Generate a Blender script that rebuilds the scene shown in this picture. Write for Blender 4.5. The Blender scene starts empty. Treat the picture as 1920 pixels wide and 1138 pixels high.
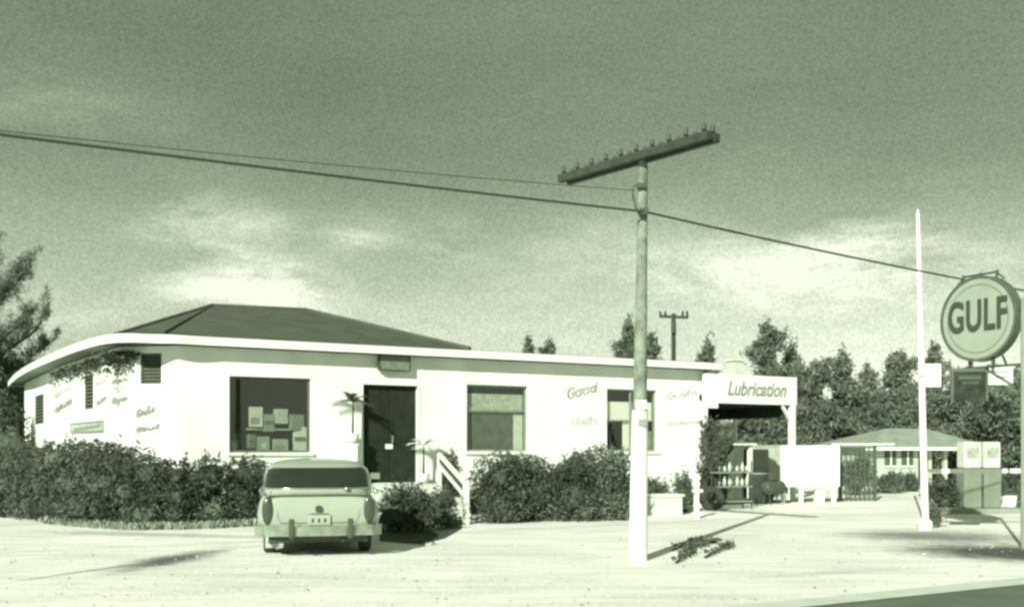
import bpy, bmesh, math, random
import numpy as np
from mathutils import Vector, Matrix

# ------------------------------------------------------------------ camera, sky, sun, exposure
SC = bpy.context.scene
COL = SC.collection
F = 1900.0; CX = 960.0; HOR = 840.0; EYE = 1.65
cam_d = bpy.data.cameras.new('camera'); cam = bpy.data.objects.new('camera', cam_d); COL.objects.link(cam)
cam.location = (0, 0, EYE); cam.rotation_euler = (math.radians(90), 0, 0)
cam_d.sensor_width = 36; cam_d.lens = F/1920*36
cam_d.shift_y = (HOR-569)/1920.0
cam_d.clip_end = 3000; cam_d.clip_start = 0.1
SC.camera = cam
SC.view_settings.view_transform = 'Standard'; SC.view_settings.look = 'None'
SC.view_settings.gamma = 1; SC.view_settings.exposure = 0.33
SC.cycles.filter_width = 2.8
SC.cycles.max_bounces = 6

SUN_EL = math.radians(27); SH = Vector((-0.395, -0.919)).normalized()
S = Vector((SH.x*math.cos(SUN_EL), SH.y*math.cos(SUN_EL), math.sin(SUN_EL)))
sl = bpy.data.lights.new('sun', 'SUN'); sl.energy = 4.9; sl.angle = math.radians(0.5); sl.color = (1.0, 0.985, 0.90)
so = bpy.data.objects.new('sun', sl); COL.objects.link(so); so.rotation_euler = S.to_track_quat('Z', 'Y').to_euler()
so.location = (0, -5, 30)

wd = bpy.data.worlds.new("World"); SC.world = wd; wd.use_nodes = True
nt = wd.node_tree; N = nt.nodes; L = nt.links; N.clear()
def wn(t, **k):
    n = N.new(t)
    for a, b in k.items(): setattr(n, a, b)
    return n
def wmath(op, a, b=None, c=None):
    n = wn('ShaderNodeMath', operation=op)
    for i, v in enumerate((a, b, c)):
        if v is None: continue
        if isinstance(v, (int, float)): n.inputs[i].default_value = v
        else: L.new(v, n.inputs[i])
    return n.outputs[0]
sky = wn('ShaderNodeTexSky', sky_type='NISHITA'); sky.sun_disc = False
sky.sun_elevation = SUN_EL; sky.sun_rotation = math.atan2(SH.x, SH.y); sky.dust_density = 2.0
bw = wn('ShaderNodeRGBToBW'); L.new(sky.outputs[0], bw.inputs[0])
tc = wn('ShaderNodeTexCoord'); sep = wn('ShaderNodeSeparateXYZ'); L.new(tc.outputs['Generated'], sep.inputs[0])
# base luminance from the sky model, rescaled with elevation haze
elev = wmath('MAXIMUM', sep.outputs[2], 0.0)
hz = wn('ShaderNodeMapRange'); hz.interpolation_type = 'SMOOTHERSTEP'
L.new(elev, hz.inputs[0]); hz.inputs[1].default_value = -0.02; hz.inputs[2].default_value = 0.40
hz.inputs[3].default_value = 1.0; hz.inputs[4].default_value = 0.0
side = wn('ShaderNodeMapRange'); L.new(sep.outputs[0], side.inputs[0]); side.inputs[1].default_value = -0.45; side.inputs[2].default_value = 0.35; side.inputs[3].default_value = 0.50; side.inputs[4].default_value = 1.0
hzl = wmath('MULTIPLY', wmath('POWER', hz.outputs[0], 1.5), side.outputs[0])
skyl = wmath('MULTIPLY', wmath('POWER', bw.outputs[0], 0.12), wmath('ADD', 2.35, wmath('MULTIPLY', hzl, 6.0)))
# clouds in direction space, stretched level
mp = wn('ShaderNodeMapping'); L.new(tc.outputs['Generated'], mp.inputs[0]); mp.inputs['Scale'].default_value = (1.3, 1.3, 4.6)
mp.inputs['Location'].default_value = (3.1, 1.2, 0.15)
n1 = wn('ShaderNodeTexNoise'); L.new(mp.outputs[0], n1.inputs['Vector']); n1.inputs['Scale'].default_value = 5.5; n1.inputs['Detail'].default_value = 10; n1.inputs['Roughness'].default_value = 0.66; n1.inputs['Distortion'].default_value = .35
cl = wn('ShaderNodeMapRange'); L.new(n1.outputs[0], cl.inputs[0]); cl.inputs[1].default_value = 0.44; cl.inputs[2].default_value = 0.72
# clouds fade towards the zenith
cf = wn('ShaderNodeMapRange'); L.new(elev, cf.inputs[0]); cf.inputs[1].default_value = 0.10; cf.inputs[2].default_value = 0.34; cf.inputs[3].default_value = 1.0; cf.inputs[4].default_value = 0.12
cloud = wmath('MULTIPLY', cl.outputs[0], cf.outputs[0])
cl2 = wn('ShaderNodeMapRange'); L.new(n1.outputs[0], cl2.inputs[0]); cl2.inputs[1].default_value = 0.38; cl2.inputs[2].default_value = 0.66
banks = None
for (px, py, rx, ry, amp) in ((400, 425, 170, 60, 2.0), (470, 540, 190, 70, 3.2), (680, 450, 90, 50, 1.3), (850, 455, 80, 50, 1.4), (1540, 505, 320, 85, 3.4), (1600, 430, 120, 50, 1.5), (60, 190, 260, 50, .6), (1130, 480, 260, 80, .7), (60, 600, 160, 60, 1.0)):
    dx, dz = (px-960)/1900, (840-py)/1900; nn_ = math.sqrt(dx*dx+1+dz*dz)
    mpx = wn('ShaderNodeMapping', vector_type='TEXTURE'); L.new(tc.outputs['Generated'], mpx.inputs[0]); mpx.inputs['Location'].default_value = (dx/nn_, 1/nn_, dz/nn_)
    mpx.inputs['Scale'].default_value = (rx/1900, .3, ry/1900)
    ln_ = wn('ShaderNodeVectorMath', operation='LENGTH'); L.new(mpx.outputs[0], ln_.inputs[0])
    g_ = wn('ShaderNodeMapRange', interpolation_type='SMOOTHSTEP'); L.new(ln_.outputs['Value'], g_.inputs[0]); g_.inputs[1].default_value = 0.0; g_.inputs[2].default_value = 1.25; g_.inputs[3].default_value = amp; g_.inputs[4].default_value = 0
    banks = g_.outputs[0] if banks is None else wmath('ADD', banks, g_.outputs[0])
n2 = wn('ShaderNodeTexNoise'); L.new(mp.outputs[0], n2.inputs['Vector']); n2.inputs['Scale'].default_value = 1.6; n2.inputs['Detail'].default_value = 4
broad = wn('ShaderNodeMapRange'); L.new(n2.outputs[0], broad.inputs[0]); broad.inputs[1].default_value = 0.3; broad.inputs[2].default_value = 0.7; broad.inputs[3].default_value = 0.86; broad.inputs[4].default_value = 1.14
n3 = wn('ShaderNodeTexNoise'); L.new(tc.outputs['Generated'], n3.inputs['Vector']); n3.inputs['Scale'].default_value = 380; n3.inputs['Detail'].default_value = 3
grain = wn('ShaderNodeMapRange'); L.new(n3.outputs[0], grain.inputs[0]); grain.inputs[1].default_value = 0.3; grain.inputs[2].default_value = 0.7; grain.inputs[3].default_value = 0.84; grain.inputs[4].default_value = 1.16
lum = wmath('MULTIPLY', wmath('MULTIPLY', wmath('ADD', wmath('ADD', skyl, wmath('MULTIPLY', cloud, .9)), wmath('MULTIPLY', banks, wmath('MULTIPLY', cl2.outputs[0], 2.4))), broad.outputs[0]), grain.outputs[0])
ramp = wn('ShaderNodeValToRGB'); nl = wmath('DIVIDE', lum, 10.0); L.new(nl, ramp.inputs[0])
e = ramp.color_ramp.elements
e[0].position = 0; e[0].color = (0, 0, 0, 1); e[1].position = 1.0; e[1].color = (0.93, 1.0, 0.80, 1)
a = ramp.color_ramp.elements.new(0.2); a.color = (0.2*.75, 0.2, 0.2*.62, 1)
a = ramp.color_ramp.elements.new(0.6); a.color = (0.6*.86, 0.6, 0.6*.72, 1)
vs = wn('ShaderNodeVectorMath', operation='SCALE'); L.new(ramp.outputs[0], vs.inputs[0]); vs.inputs['Scale'].default_value = 10.0
bg = wn('ShaderNodeBackground'); L.new(vs.outputs[0], bg.inputs[0]); bg.inputs[1].default_value = 0.083
wo = wn('ShaderNodeOutputWorld'); L.new(bg.outputs[0], wo.inputs[0])

# ------------------------------------------------------------------ helpers
def W(px, py, Y): return Vector(((px-CX)/F*Y, Y, EYE-(py-HOR)/F*Y))
def G(px, py, z=0.0):
    Y = F*(EYE-z)/(py-HOR); return Vector(((px-CX)/F*Y, Y, z))
def tint(v): return (v*(.76+.19*v), v, v*(.67+.26*v))
def setp(o, label=None, cat=None, group=None, kind=None):
    if label: o['label'] = label
    if cat: o['category'] = cat
    if group: o['group'] = group
    if kind: o['kind'] = kind
    return o
def thing(name, label, cat, loc=(0, 0, 0), rz=0, group=None):
    o = bpy.data.objects.new(name, None); COL.objects.link(o); o.location = loc; o.rotation_euler = (0, 0, rz)
    o.empty_display_size = 0.2
    return setp(o, label, cat, group)
MATS = {}
def mat(name, v, rough=0.8, noise=0.0, scale=4.0, bump=0.0, metal=0.0, island=0.0, spec=0.3, detail=6, col=None, bscale=None):
    if name in MATS: return MATS[name]
    m = bpy.data.materials.new(name); m.use_nodes = True; t = m.node_tree; b = t.nodes['Principled BSDF']
    b.inputs['Roughness'].default_value = rough; b.inputs['Metallic'].default_value = metal
    b.inputs['Specular IOR Level'].default_value = spec
    c = col or tint(v)
    tcn = t.nodes.new('ShaderNodeTexCoord')
    ns = t.nodes.new('ShaderNodeTexNoise'); ns.inputs['Scale'].default_value = scale; ns.inputs['Detail'].default_value = detail
    t.links.new(tcn.outputs['Object'], ns.inputs['Vector'])
    mr = t.nodes.new('ShaderNodeMapRange'); t.links.new(ns.outputs[0], mr.inputs[0])
    mr.inputs[1].default_value = 0.3; mr.inputs[2].default_value = 0.7
    mr.inputs[3].default_value = 1-noise; mr.inputs[4].default_value = 1+noise
    fac = mr.outputs[0]
    if island:
        g = t.nodes.new('ShaderNodeNewGeometry'); m2 = t.nodes.new('ShaderNodeMapRange'); t.links.new(g.outputs['Random Per Island'], m2.inputs[0])
        m2.inputs[3].default_value = 1-island; m2.inputs[4].default_value = 1+island
        mm = t.nodes.new('ShaderNodeMath'); mm.operation = 'MULTIPLY'; t.links.new(fac, mm.inputs[0]); t.links.new(m2.outputs[0], mm.inputs[1]); fac = mm.outputs[0]
    vm = t.nodes.new('ShaderNodeVectorMath'); vm.operation = 'SCALE'; vm.inputs[0].default_value = c[:3]; t.links.new(fac, vm.inputs['Scale'])
    t.links.new(vm.outputs[0], b.inputs['Base Color'])
    if bump:
        nb = t.nodes.new('ShaderNodeTexNoise'); nb.inputs['Scale'].default_value = bscale or scale*6; nb.inputs['Detail'].default_value = 5
        t.links.new(tcn.outputs['Object'], nb.inputs['Vector'])
        bp = t.nodes.new('ShaderNodeBump'); bp.inputs['Strength'].default_value = bump; bp.inputs['Distance'].default_value = 0.05
        t.links.new(nb.outputs[0], bp.inputs['Height']); t.links.new(bp.outputs[0], b.inputs['Normal'])
    MATS[name] = m; return m
def leafmat(name, v, noise=.35, scale=1.2, island=.4, tr=.25):
    if name in MATS: return MATS[name]
    m = mat(name, v, .7, noise, scale, island=island, spec=.15)
    t = m.node_tree; b = t.nodes['Principled BSDF']; out = t.nodes['Material Output']
    tl = t.nodes.new('ShaderNodeBsdfTranslucent'); tl.inputs[0].default_value = (*tint(v*1.3), 1)
    mx = t.nodes.new('ShaderNodeMixShader'); mx.inputs[0].default_value = tr
    t.links.new(b.outputs[0], mx.inputs[1]); t.links.new(tl.outputs[0], mx.inputs[2]); t.links.new(mx.outputs[0], out.inputs[0])
    return m

class MB:
    def __init__(s): s.v = []; s.f = []; s.sm = []
    def add(s, vs, fs, smooth=False):
        o = len(s.v); s.v += [tuple(v) for v in vs]; s.f += [tuple(i+o for i in f) for f in fs]; s.sm += [smooth]*len(fs); return s
    def box(s, c, size, M=None):
        cx, cy, cz = c; a, b, d = size[0]/2, size[1]/2, size[2]/2
        vs = [Vector((x, y, z)) for x in (-a, a) for y in (-b, b) for z in (-d, d)]
        if M: vs = [M @ v for v in vs]
        vs = [v+Vector(c) for v in vs]
        return s.add(vs, [(0, 1, 3, 2), (4, 6, 7, 5), (0, 4, 5, 1), (2, 3, 7, 6), (0, 2, 6, 4), (1, 5, 7, 3)])
    def bar(s, p, q, w, h, up=Vector((0, 0, 1))):
        p = Vector(p); q = Vector(q); d = (q-p).normalized(); x = d.cross(up)
        if x.length < 1e-3: x = Vector((1, 0, 0))
        x.normalize(); z = x.cross(d).normalized(); x *= w/2; z *= h/2
        vs = [p-x-z, p+x-z, p+x+z, p-x+z, q-x-z, q+x-z, q+x+z, q-x+z]
        return s.add(vs, [(0, 3, 2, 1), (4, 5, 6, 7), (0, 1, 5, 4), (1, 2, 6, 5), (2, 3, 7, 6), (3, 0, 4, 7)])
    def tube(s, pts, rad, seg=10, cap=True):
        pts = [Vector(p) for p in pts]; n = len(pts)
        if isinstance(rad, (int, float)): rad = [rad]*n
        rings = []; ref = Vector((0.31, 0.17, 0.93))
        for i, p in enumerate(pts):
            d = (pts[min(i+1, n-1)]-pts[max(i-1, 0)]).normalized()
            x = d.cross(ref)
            if x.length < .1: x = d.cross(Vector((1, 0, 0)))
            x.normalize(); y = d.cross(x).normalized()
            rings.append([p+rad[i]*(x*math.cos(t)+y*math.sin(t)) for t in (2*math.pi*k/seg for k in range(seg))])
        vs = [v for r in rings for v in r]; fs = []
        for i in range(n-1):
            for k in range(seg):
                k2 = (k+1) % seg; fs.append((i*seg+k, (i+1)*seg+k, (i+1)*seg+k2, i*seg+k2))
        s.add(vs, fs, True)
        if cap: s.add(rings[0], [tuple(range(seg))]); s.add(rings[-1], [tuple(reversed(range(seg)))])
        return s
    def disc(s, c, ax, r0, r1, th, seg=40):   # annulus/disc solid around axis ax
        ax = Vector(ax).normalized(); x = ax.cross(Vector((0, 0, 1)))
        if x.length < .1: x = Vector((1, 0, 0))
        x.normalize(); y = ax.cross(x).normalized(); c = Vector(c); vs = []; fs = []
        for k in range(seg):
            t = 2*math.pi*k/seg; d = x*math.cos(t)+y*math.sin(t)
            vs += [c+d*r0-ax*th/2, c+d*r1-ax*th/2, c+d*r1+ax*th/2, c+d*r0+ax*th/2]
        for k in range(seg):
            a = 4*k; b = 4*((k+1) % seg)
            for j in range(4):
                if r0 < 1e-6 and j == 3: continue
                fs.append((a+j, a+(j+1) % 4, b+(j+1) % 4, b+j))
        return s.add(vs, fs)
    def lathe(s, prof, c=(0, 0, 0), seg=20, ax='Z'):
        c = Vector(c); vs = []; fs = []
        for r, z in prof:
            for k in range(seg):
                t = 2*math.pi*k/seg
                v = Vector((r*math.cos(t), r*math.sin(t), z))
                if ax == 'X': v = Vector((v.z, v.x, v.y))
                if ax == 'Y': v = Vector((v.x, v.z, v.y))
                vs.append(c+v)
        for i in range(len(prof)-1):
            for k in range(seg):
                k2 = (k+1) % seg; fs.append((i*seg+k, i*seg+k2, (i+1)*seg+k2, (i+1)*seg+k))
        return s.add(vs, fs, True)
    def poly_prism(s, pts, z0, z1):
        n = len(pts); vs = [(p[0], p[1], z0) for p in pts]+[(p[0], p[1], z1) for p in pts]
        return s.add(vs, [tuple(reversed(range(n))), tuple(range(n, 2*n))]+[(i, (i+1) % n, n+(i+1) % n, n+i) for i in range(n)])
    def build(s, name, m, parent=None, bevel=0, **k):
        me = bpy.data.meshes.new(name); me.from_pydata(s.v, [], s.f); me.update()
        me.polygons.foreach_set('use_smooth', s.sm)
        me.materials.append(m)
        if not getattr(s, 'raw', False):
            bm = bmesh.new(); bm.from_mesh(me); bmesh.ops.recalc_face_normals(bm, faces=bm.faces); bm.to_mesh(me); bm.free()
        o = bpy.data.objects.new(name, me); COL.objects.link(o)
        if parent: o.parent = parent
        if bevel:
            b = o.modifiers.new('bevel', 'BEVEL'); b.width = bevel; b.segments = 2; b.limit_method = 'ANGLE'
        setp(o, **k); return o
def leaf_arrays(P, size, rng, aspect=1.0, droop=None):
    n = len(P); sz = size*(0.6+0.8*rng.random(n))
    a = rng.normal(size=(n, 3)); 
    if droop is not None: a = a*0.45+droop
    a /= np.linalg.norm(a, axis=1)[:, None]
    b = np.cross(a, rng.normal(size=(n, 3))); b /= np.linalg.norm(b, axis=1)[:, None]
    a = a*(sz[:, None]/2); b = b*(sz[:, None]/2*aspect)
    V = np.stack([P-a, P+b*.9-a*.1, P+a, P-b*.9+a*.15], 1).reshape(-1, 3)
    Fc = np.arange(4*n).reshape(-1, 4)
    return V, Fc
def foliage(name, P, size, m, parent=None, seed=1, aspect=.6, droop=None, core=None, **k):
    rng = np.random.default_rng(seed); V, Fc = leaf_arrays(np.asarray(P), size, rng, aspect, droop)
    vs = V.tolist(); fs = Fc.tolist()
    if core:
        for c, r in core:
            bm = bmesh.new(); bmesh.ops.create_icosphere(bm, subdivisions=2, radius=1); o = len(vs)
            for v in bm.verts:
                q = 1+.18*math.sin(v.co.x*7+c[0]*3)*math.sin(v.co.z*6+c[1])
                vs.append((c[0]+v.co.x*r[0]*q, c[1]+v.co.y*r[1]*q, c[2]+v.co.z*r[2]*q))
            fs += [[v.index+o for v in f.verts] for f in bm.faces]; bm.free()
    me = bpy.data.meshes.new(name); me.from_pydata(vs, [], fs); me.update(); me.materials.append(m)
    ob = bpy.data.objects.new(name, me); COL.objects.link(ob)
    if parent: ob.parent = parent
    setp(ob, **k); return ob
def clump_points(clumps, dens, rng, lo=.78, hi=1.08):
    out = []
    for c, r in clumps:
        area = 4*math.pi*((r[0]*r[1]+r[1]*r[2]+r[0]*r[2])/3); n = max(20, int(area*dens))
        d = rng.normal(size=(n, 3)); d /= np.linalg.norm(d, axis=1)[:, None]
        q = lo+(hi-lo)*rng.random(n)
        q *= 1+.12*np.sin(d[:, 0]*5+c[0]*3)*np.cos(d[:, 2]*6+c[1])
        out.append(np.array(c)+d*np.array(r)*q[:, None])
    return np.concatenate(out)

# ------------------------------------------------------------------ materials
M_wall = mat('white_stucco', .84, .9, .10, 1.1, bump=.15, bscale=30)
M_trim = mat('white_paint', .82, .6, .05, 3)
M_grey = mat('grey_paint', .30, .7, .12, 3)
M_soff = mat('soffit_boards', .26, .85, .12, 3)
M_roof = mat('dark_roofing', .10, .95, .16, 1.5, bump=.3, bscale=18)
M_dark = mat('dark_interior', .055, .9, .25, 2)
M_louver = mat('louvre_slats', .13, .7, .15, 8)
M_faint = mat('faded_wall_paint', .27, .9, .2, 9)
M_wood = mat('weathered_wood', .22, .9, .25, 6, bump=.2)
M_dwood = mat('creosoted_wood', .06, .9, .25, 8, bump=.2)
M_cable = mat('cable_black', .06, .6)
M_chrome = mat('chrome_trim', .62, .22, .05, 6, metal=.9)
M_tyre = mat('tyre_rubber', .05, .85, .1, 10)
M_iron = mat('dark_iron', .08, .6, .2, 8)
M_hedge = leafmat('hedge_leaves', .125, .45, 1.4, .5)
M_bush = leafmat('bush_leaves', .18, .45, 1.8, .5)
M_pine = leafmat('casuarina_needles', .22, .35, .35, .45)
M_pale = leafmat('pale_weeds', .40, .3, 3, .4)
M_concrete = mat('pale_concrete', .66, .9, .1, 3, bump=.15)
M_board = mat('board_white', .84, .7, .03, 2)

# glass
def glassmat():
    m = bpy.data.materials.new('window_glass'); m.use_nodes = True; t = m.node_tree; t.nodes.remove(t.nodes['Principled BSDF'])
    gl = t.nodes.new('ShaderNodeBsdfGlossy'); gl.inputs['Roughness'].default_value = .03; gl.inputs[0].default_value = (.8, .85, .75, 1)
    tr = t.nodes.new('ShaderNodeBsdfTransparent'); tr.inputs[0].default_value = (.88, .9, .85, 1)
    fr = t.nodes.new('ShaderNodeFresnel'); fr.inputs[0].default_value = 1.5; mx = t.nodes.new('ShaderNodeMixShader')
    mx.inputs[0].default_value = .09; t.links.new(tr.outputs[0], mx.inputs[1]); t.links.new(gl.outputs[0], mx.inputs[2])
    t.links.new(mx.outputs[0], t.nodes['Material Output'].inputs[0]); return m
M_glass = glassmat()

# ------------------------------------------------------------------ ground, lot, road
d = Vector((0.876, 0.482)).normalized(); n = Vector((d.y, -d.x))      # d: along the front wall (to the right), n: outwards to the street
D3 = Vector((d.x, d.y, 0)); N3 = Vector((n.x, n.y, 0))
M_gr = mat('ground_grass', .12, 1, .35, .4)
mb = MB(); mb.add([(-700, -60, 0), (700, -60, 0), (700, 1500, 0), (-700, 1500, 0)], [(0, 1, 2, 3)])
mb.build('ground', M_gr, kind='structure')

def lotmat():
    m = bpy.data.materials.new('crushed_shell'); m.use_nodes = True; t = m.node_tree; b = t.nodes['Principled BSDF']
    b.inputs['Roughness'].default_value = .95; b.inputs['Specular IOR Level'].default_value = .1
    g = t.nodes.new('ShaderNodeNewGeometry'); P = g.outputs['Position']
    def noise(sc, det=5, rough=.55, st=None):
        x = t.nodes.new('ShaderNodeTexNoise'); x.inputs['Scale'].default_value = sc; x.inputs['Detail'].default_value = det; x.inputs['Roughness'].default_value = rough
        if st:
            mpn = t.nodes.new('ShaderNodeMapping'); mpn.inputs['Scale'].default_value = st; mpn.inputs['Rotation'].default_value = (0, 0, -math.radians(28.8)); t.links.new(P, mpn.inputs[0]); t.links.new(mpn.outputs[0], x.inputs['Vector'])
        else: t.links.new(P, x.inputs['Vector'])
        return x.outputs[0]
    def rng(v, a, b_, c, dd):
        x = t.nodes.new('ShaderNodeMapRange'); x.interpolation_type = 'SMOOTHSTEP'; t.links.new(v, x.inputs[0])
        for i, q in enumerate((a, b_, c, dd)): x.inputs[i+1].default_value = q
        return x.outputs[0]
    def mul(a, b_, op='MULTIPLY'):
        x = t.nodes.new('ShaderNodeMath'); x.operation = op
        for i, q in enumerate((a, b_)):
            if isinstance(q, (int, float)): x.inputs[i].default_value = q
            else: t.links.new(q, x.inputs[i])
        return x.outputs[0]
    v = mul(rng(noise(.35), .3, .7, .86, 1.04), rng(noise(9, 8, .75), .25, .75, .88, 1.06))
    v = mul(v, rng(noise(1.3, 6, .6, (.35, 2.2, 1)), .35, .62, .86, 1.03))
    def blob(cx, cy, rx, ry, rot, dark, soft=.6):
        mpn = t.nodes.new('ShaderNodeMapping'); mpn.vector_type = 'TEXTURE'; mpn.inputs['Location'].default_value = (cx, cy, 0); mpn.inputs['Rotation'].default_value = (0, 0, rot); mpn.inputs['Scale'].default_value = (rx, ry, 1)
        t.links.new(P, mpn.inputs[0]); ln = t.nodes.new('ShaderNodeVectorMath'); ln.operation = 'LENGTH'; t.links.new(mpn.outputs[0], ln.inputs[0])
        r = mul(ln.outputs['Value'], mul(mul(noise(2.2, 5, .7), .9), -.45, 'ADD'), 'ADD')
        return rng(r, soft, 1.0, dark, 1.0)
    # dark blob and thin dark streaks at the left, broad darker patches at the right
    c = G(322, 1050); v = mul(v, blob(c.x, c.y, .62, 2.1, -.15, .20, .15))
    p, q = G(-20, 1098), G(300, 1052); mid = (p+q)/2; ang = math.atan2(q.y-p.y, q.x-p.x)
    v = mul(v, blob(mid.x, mid.y, (q-p).length*.62, .11, ang, .50, .3))
    p, q = G(330, 1045), G(500, 1022); mid = (p+q)/2; ang = math.atan2(q.y-p.y, q.x-p.x)
    v = mul(v, blob(mid.x, mid.y, (q-p).length*.6, .12, ang, .72, .3))
    c = G(1860, 1040); v = mul(v, blob(c.x+.4, c.y+.2, 2.3, 2.0, -.5, .14, .25))
    c = G(1750, 1006); v = mul(v, blob(c.x, c.y, 2.4, 2.2, -.1, .34, .15))
    c = G(1560, 1075); v = mul(v, blob(c.x, c.y, 2.2, .3, .4, .80, .1))
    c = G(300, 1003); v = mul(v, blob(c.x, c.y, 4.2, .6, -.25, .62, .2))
    vm = t.nodes.new('ShaderNodeVectorMath'); vm.operation = 'SCALE'; vm.inputs[0].default_value = (.91, .94, .84); t.links.new(v, vm.inputs['Scale'])
    t.links.new(vm.outputs[0], b.inputs['Base Color'])
    bp = t.nodes.new('ShaderNodeBump'); bp.inputs['Strength'].default_value = .35; bp.inputs['Distance'].default_value = .03
    t.links.new(noise(16, 6, .7), bp.inputs['Height']); t.links.new(bp.outputs[0], b.inputs['Normal'])
    return m
# road edge line: through G(1700,1107) parallel to the front wall
RE = G(1700, 1106); RE2 = Vector((RE.x, RE.y))
def along(o, a, b=0): q = o+d*a-n*b; return q           # a to the right, b away from the street
lot = [along(RE2, -60, 0.0), along(RE2, 60, 0.0), along(RE2, 60, 17), along(RE2, 26, 25), along(RE2, -60, 30)]
mb = MB(); mb.add([(p.x, p.y, .012) for p in lot], [(0, 1, 2, 3, 4)]); mb.build('shell_lot', lotmat(), kind='structure')
M_asph = mat('asphalt', .17, .9, .16, 2.0, bump=.3, bscale=60)
rd = [along(RE2, -60, -9), along(RE2, 60, -9), along(RE2, 60, -.42), along(RE2, -60, -.42)]
mb = MB(); mb.add([(p.x, p.y, .010) for p in rd], [(0, 1, 2, 3)]); mb.build('road', M_asph, kind='structure')
gt = [along(RE2, -60, -.42), along(RE2, 60, -.42), along(RE2, 60, .0), along(RE2, -60, .0)]
mb = MB(); mb.add([(p.x, p.y, .018) for p in gt], [(0, 1, 2, 3)]); mb.build('road_edge', M_concrete, kind='structure')

shade_pts = [G(712, 1016), G(790, 1022), G(835, 1010), G(866, 992), G(866, 968), G(712, 962)]
mb = MB(); mb.add([(p.x, p.y, .02) for p in shade_pts], [tuple(range(6))]); mb.build('car_shade_patch', mat('car_shade_tone', .08, 1, .3, 4, bump=.5), kind='structure')  # dark flat sheet painted in for the shadow right of the car
# loose stones on the lot
rg = np.random.default_rng(77); VV = []; FF = []
oct_v = np.array([(1, 0, 0), (0, 1, 0), (-1, 0, 0), (0, -1, 0), (0, 0, .7), (0, 0, -.4)]); oct_f = [(0, 1, 4), (1, 2, 4), (2, 3, 4), (3, 0, 4), (1, 0, 5), (2, 1, 5), (3, 2, 5), (0, 3, 5)]
for i in range(1500):
    py = 985+155*rg.random()**.8; px = 1960*rg.random()-20; g = G(px, py); q = Vector((g.x, g.y))-RE2
    if q.dot(-n) < .05: continue
    sz = .008+.016*rg.random()**3; a_ = rg.random()*6.28; c_, s_ = math.cos(a_), math.sin(a_); o = len(VV)
    for v in oct_v: x, y, z = v*sz*(.7+.6*rg.random()); VV.append((g.x+c_*x-s_*y, g.y+s_*x+c_*y, .014+sz*.3+z))
    FF += [tuple(k+o for k in f) for f in oct_f]
mb = MB(); mb.raw = True; mb.add(VV, FF); mb.build('gravel', mat('loose_stones', .55, .95, .3, 3, island=.6), kind='stuff', label='loose small stones strewn over the pale lot')

# ------------------------------------------------------------------ the service station building
Z_TOP = 4.18; FAS = .19; Z_SOF = Z_TOP-FAS; OV = .40; T = .22
E_R = Vector(W(1352, 680, 30.3)[:2])                       # right end of the eave
def eave_at(px):                                            # point of the front eave line at an image column
    k = (px-CX)/F; t = (k*E_R.y-E_R.x)/(d.x-k*d.y); return E_R+d*t
E_C = eave_at(300)
E1 = Vector((-9.35, 22.95)); E2 = Vector((-13.3, 28.6)); E3 = Vector((-16.4, 33.6)); E4 = Vector((-19.2, 38.6))
W_R = eave_at(1352)-n*OV; 
def on_line(o, dr, px):
    k = (px-CX)/F; t = (k*o.y-o.x)/(dr.x-k*dr.y); return o+dr*t
front_o = E_R-n*OV
W0 = on_line(front_o, d, 1318)                              # right end of the front wall
WC = on_line(front_o, d, 336)                               # left corner
WA = Vector((-9.05, 23.4)); WB = Vector((-12.75, 28.75)); WD = on_line(Vector((-14.7, 31.9)), (Vector((-14.7,31.9))-WB).normalized(), 46)
print('wall pts', W0, WC, WA, WB, WD, E_C)
st = thing('service_station', 'long low white stucco service station with rounded left end and dark hip roof', 'building', (WC.x, WC.y, 0))
def P_(ob): ob.parent = st; ob.matrix_parent_inverse = Matrix.Translation(-st.location); return ob

class Plane:
    def __init__(s, a, b):
        s.a = a; s.L = (b-a).length; s.d = (b-a).normalized(); s.n = Vector((s.d.y, -s.d.x))
        if s.n.dot(-a) < 0: s.n = -s.n
    def uz(s, px, py):
        p = on_line(s.a, s.d, px); return (p-s.a).dot(s.d), EYE-(py-HOR)/F*p.y
    def pt(s, u, z, out=0): q = s.a+s.d*u+s.n*out; return Vector((q.x, q.y, z))
    def rect(s, x0, y0, x1, y1):                          # from pixels to (u0, z0, u1, z1)
        u0, z1 = s.uz(x0, y0); u1, _ = s.uz(x1, y0); xm = (x0+x1)/2; _, zt = s.uz(xm, y0); _, zb = s.uz(xm, y1)
        return (min(u0, u1), zb, max(u0, u1), zt)
    def box(s, mb, u0, z0, u1, z1, o0, o1):
        vs = [s.pt(u, z, o) for u in (u0, u1) for o in (o0, o1) for z in (z0, z1)]
        return mb.add(vs, [(0, 1, 3, 2), (4, 6, 7, 5), (0, 4, 5, 1), (2, 3, 7, 6), (0, 2, 6, 4), (1, 5, 7, 3)])
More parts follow.
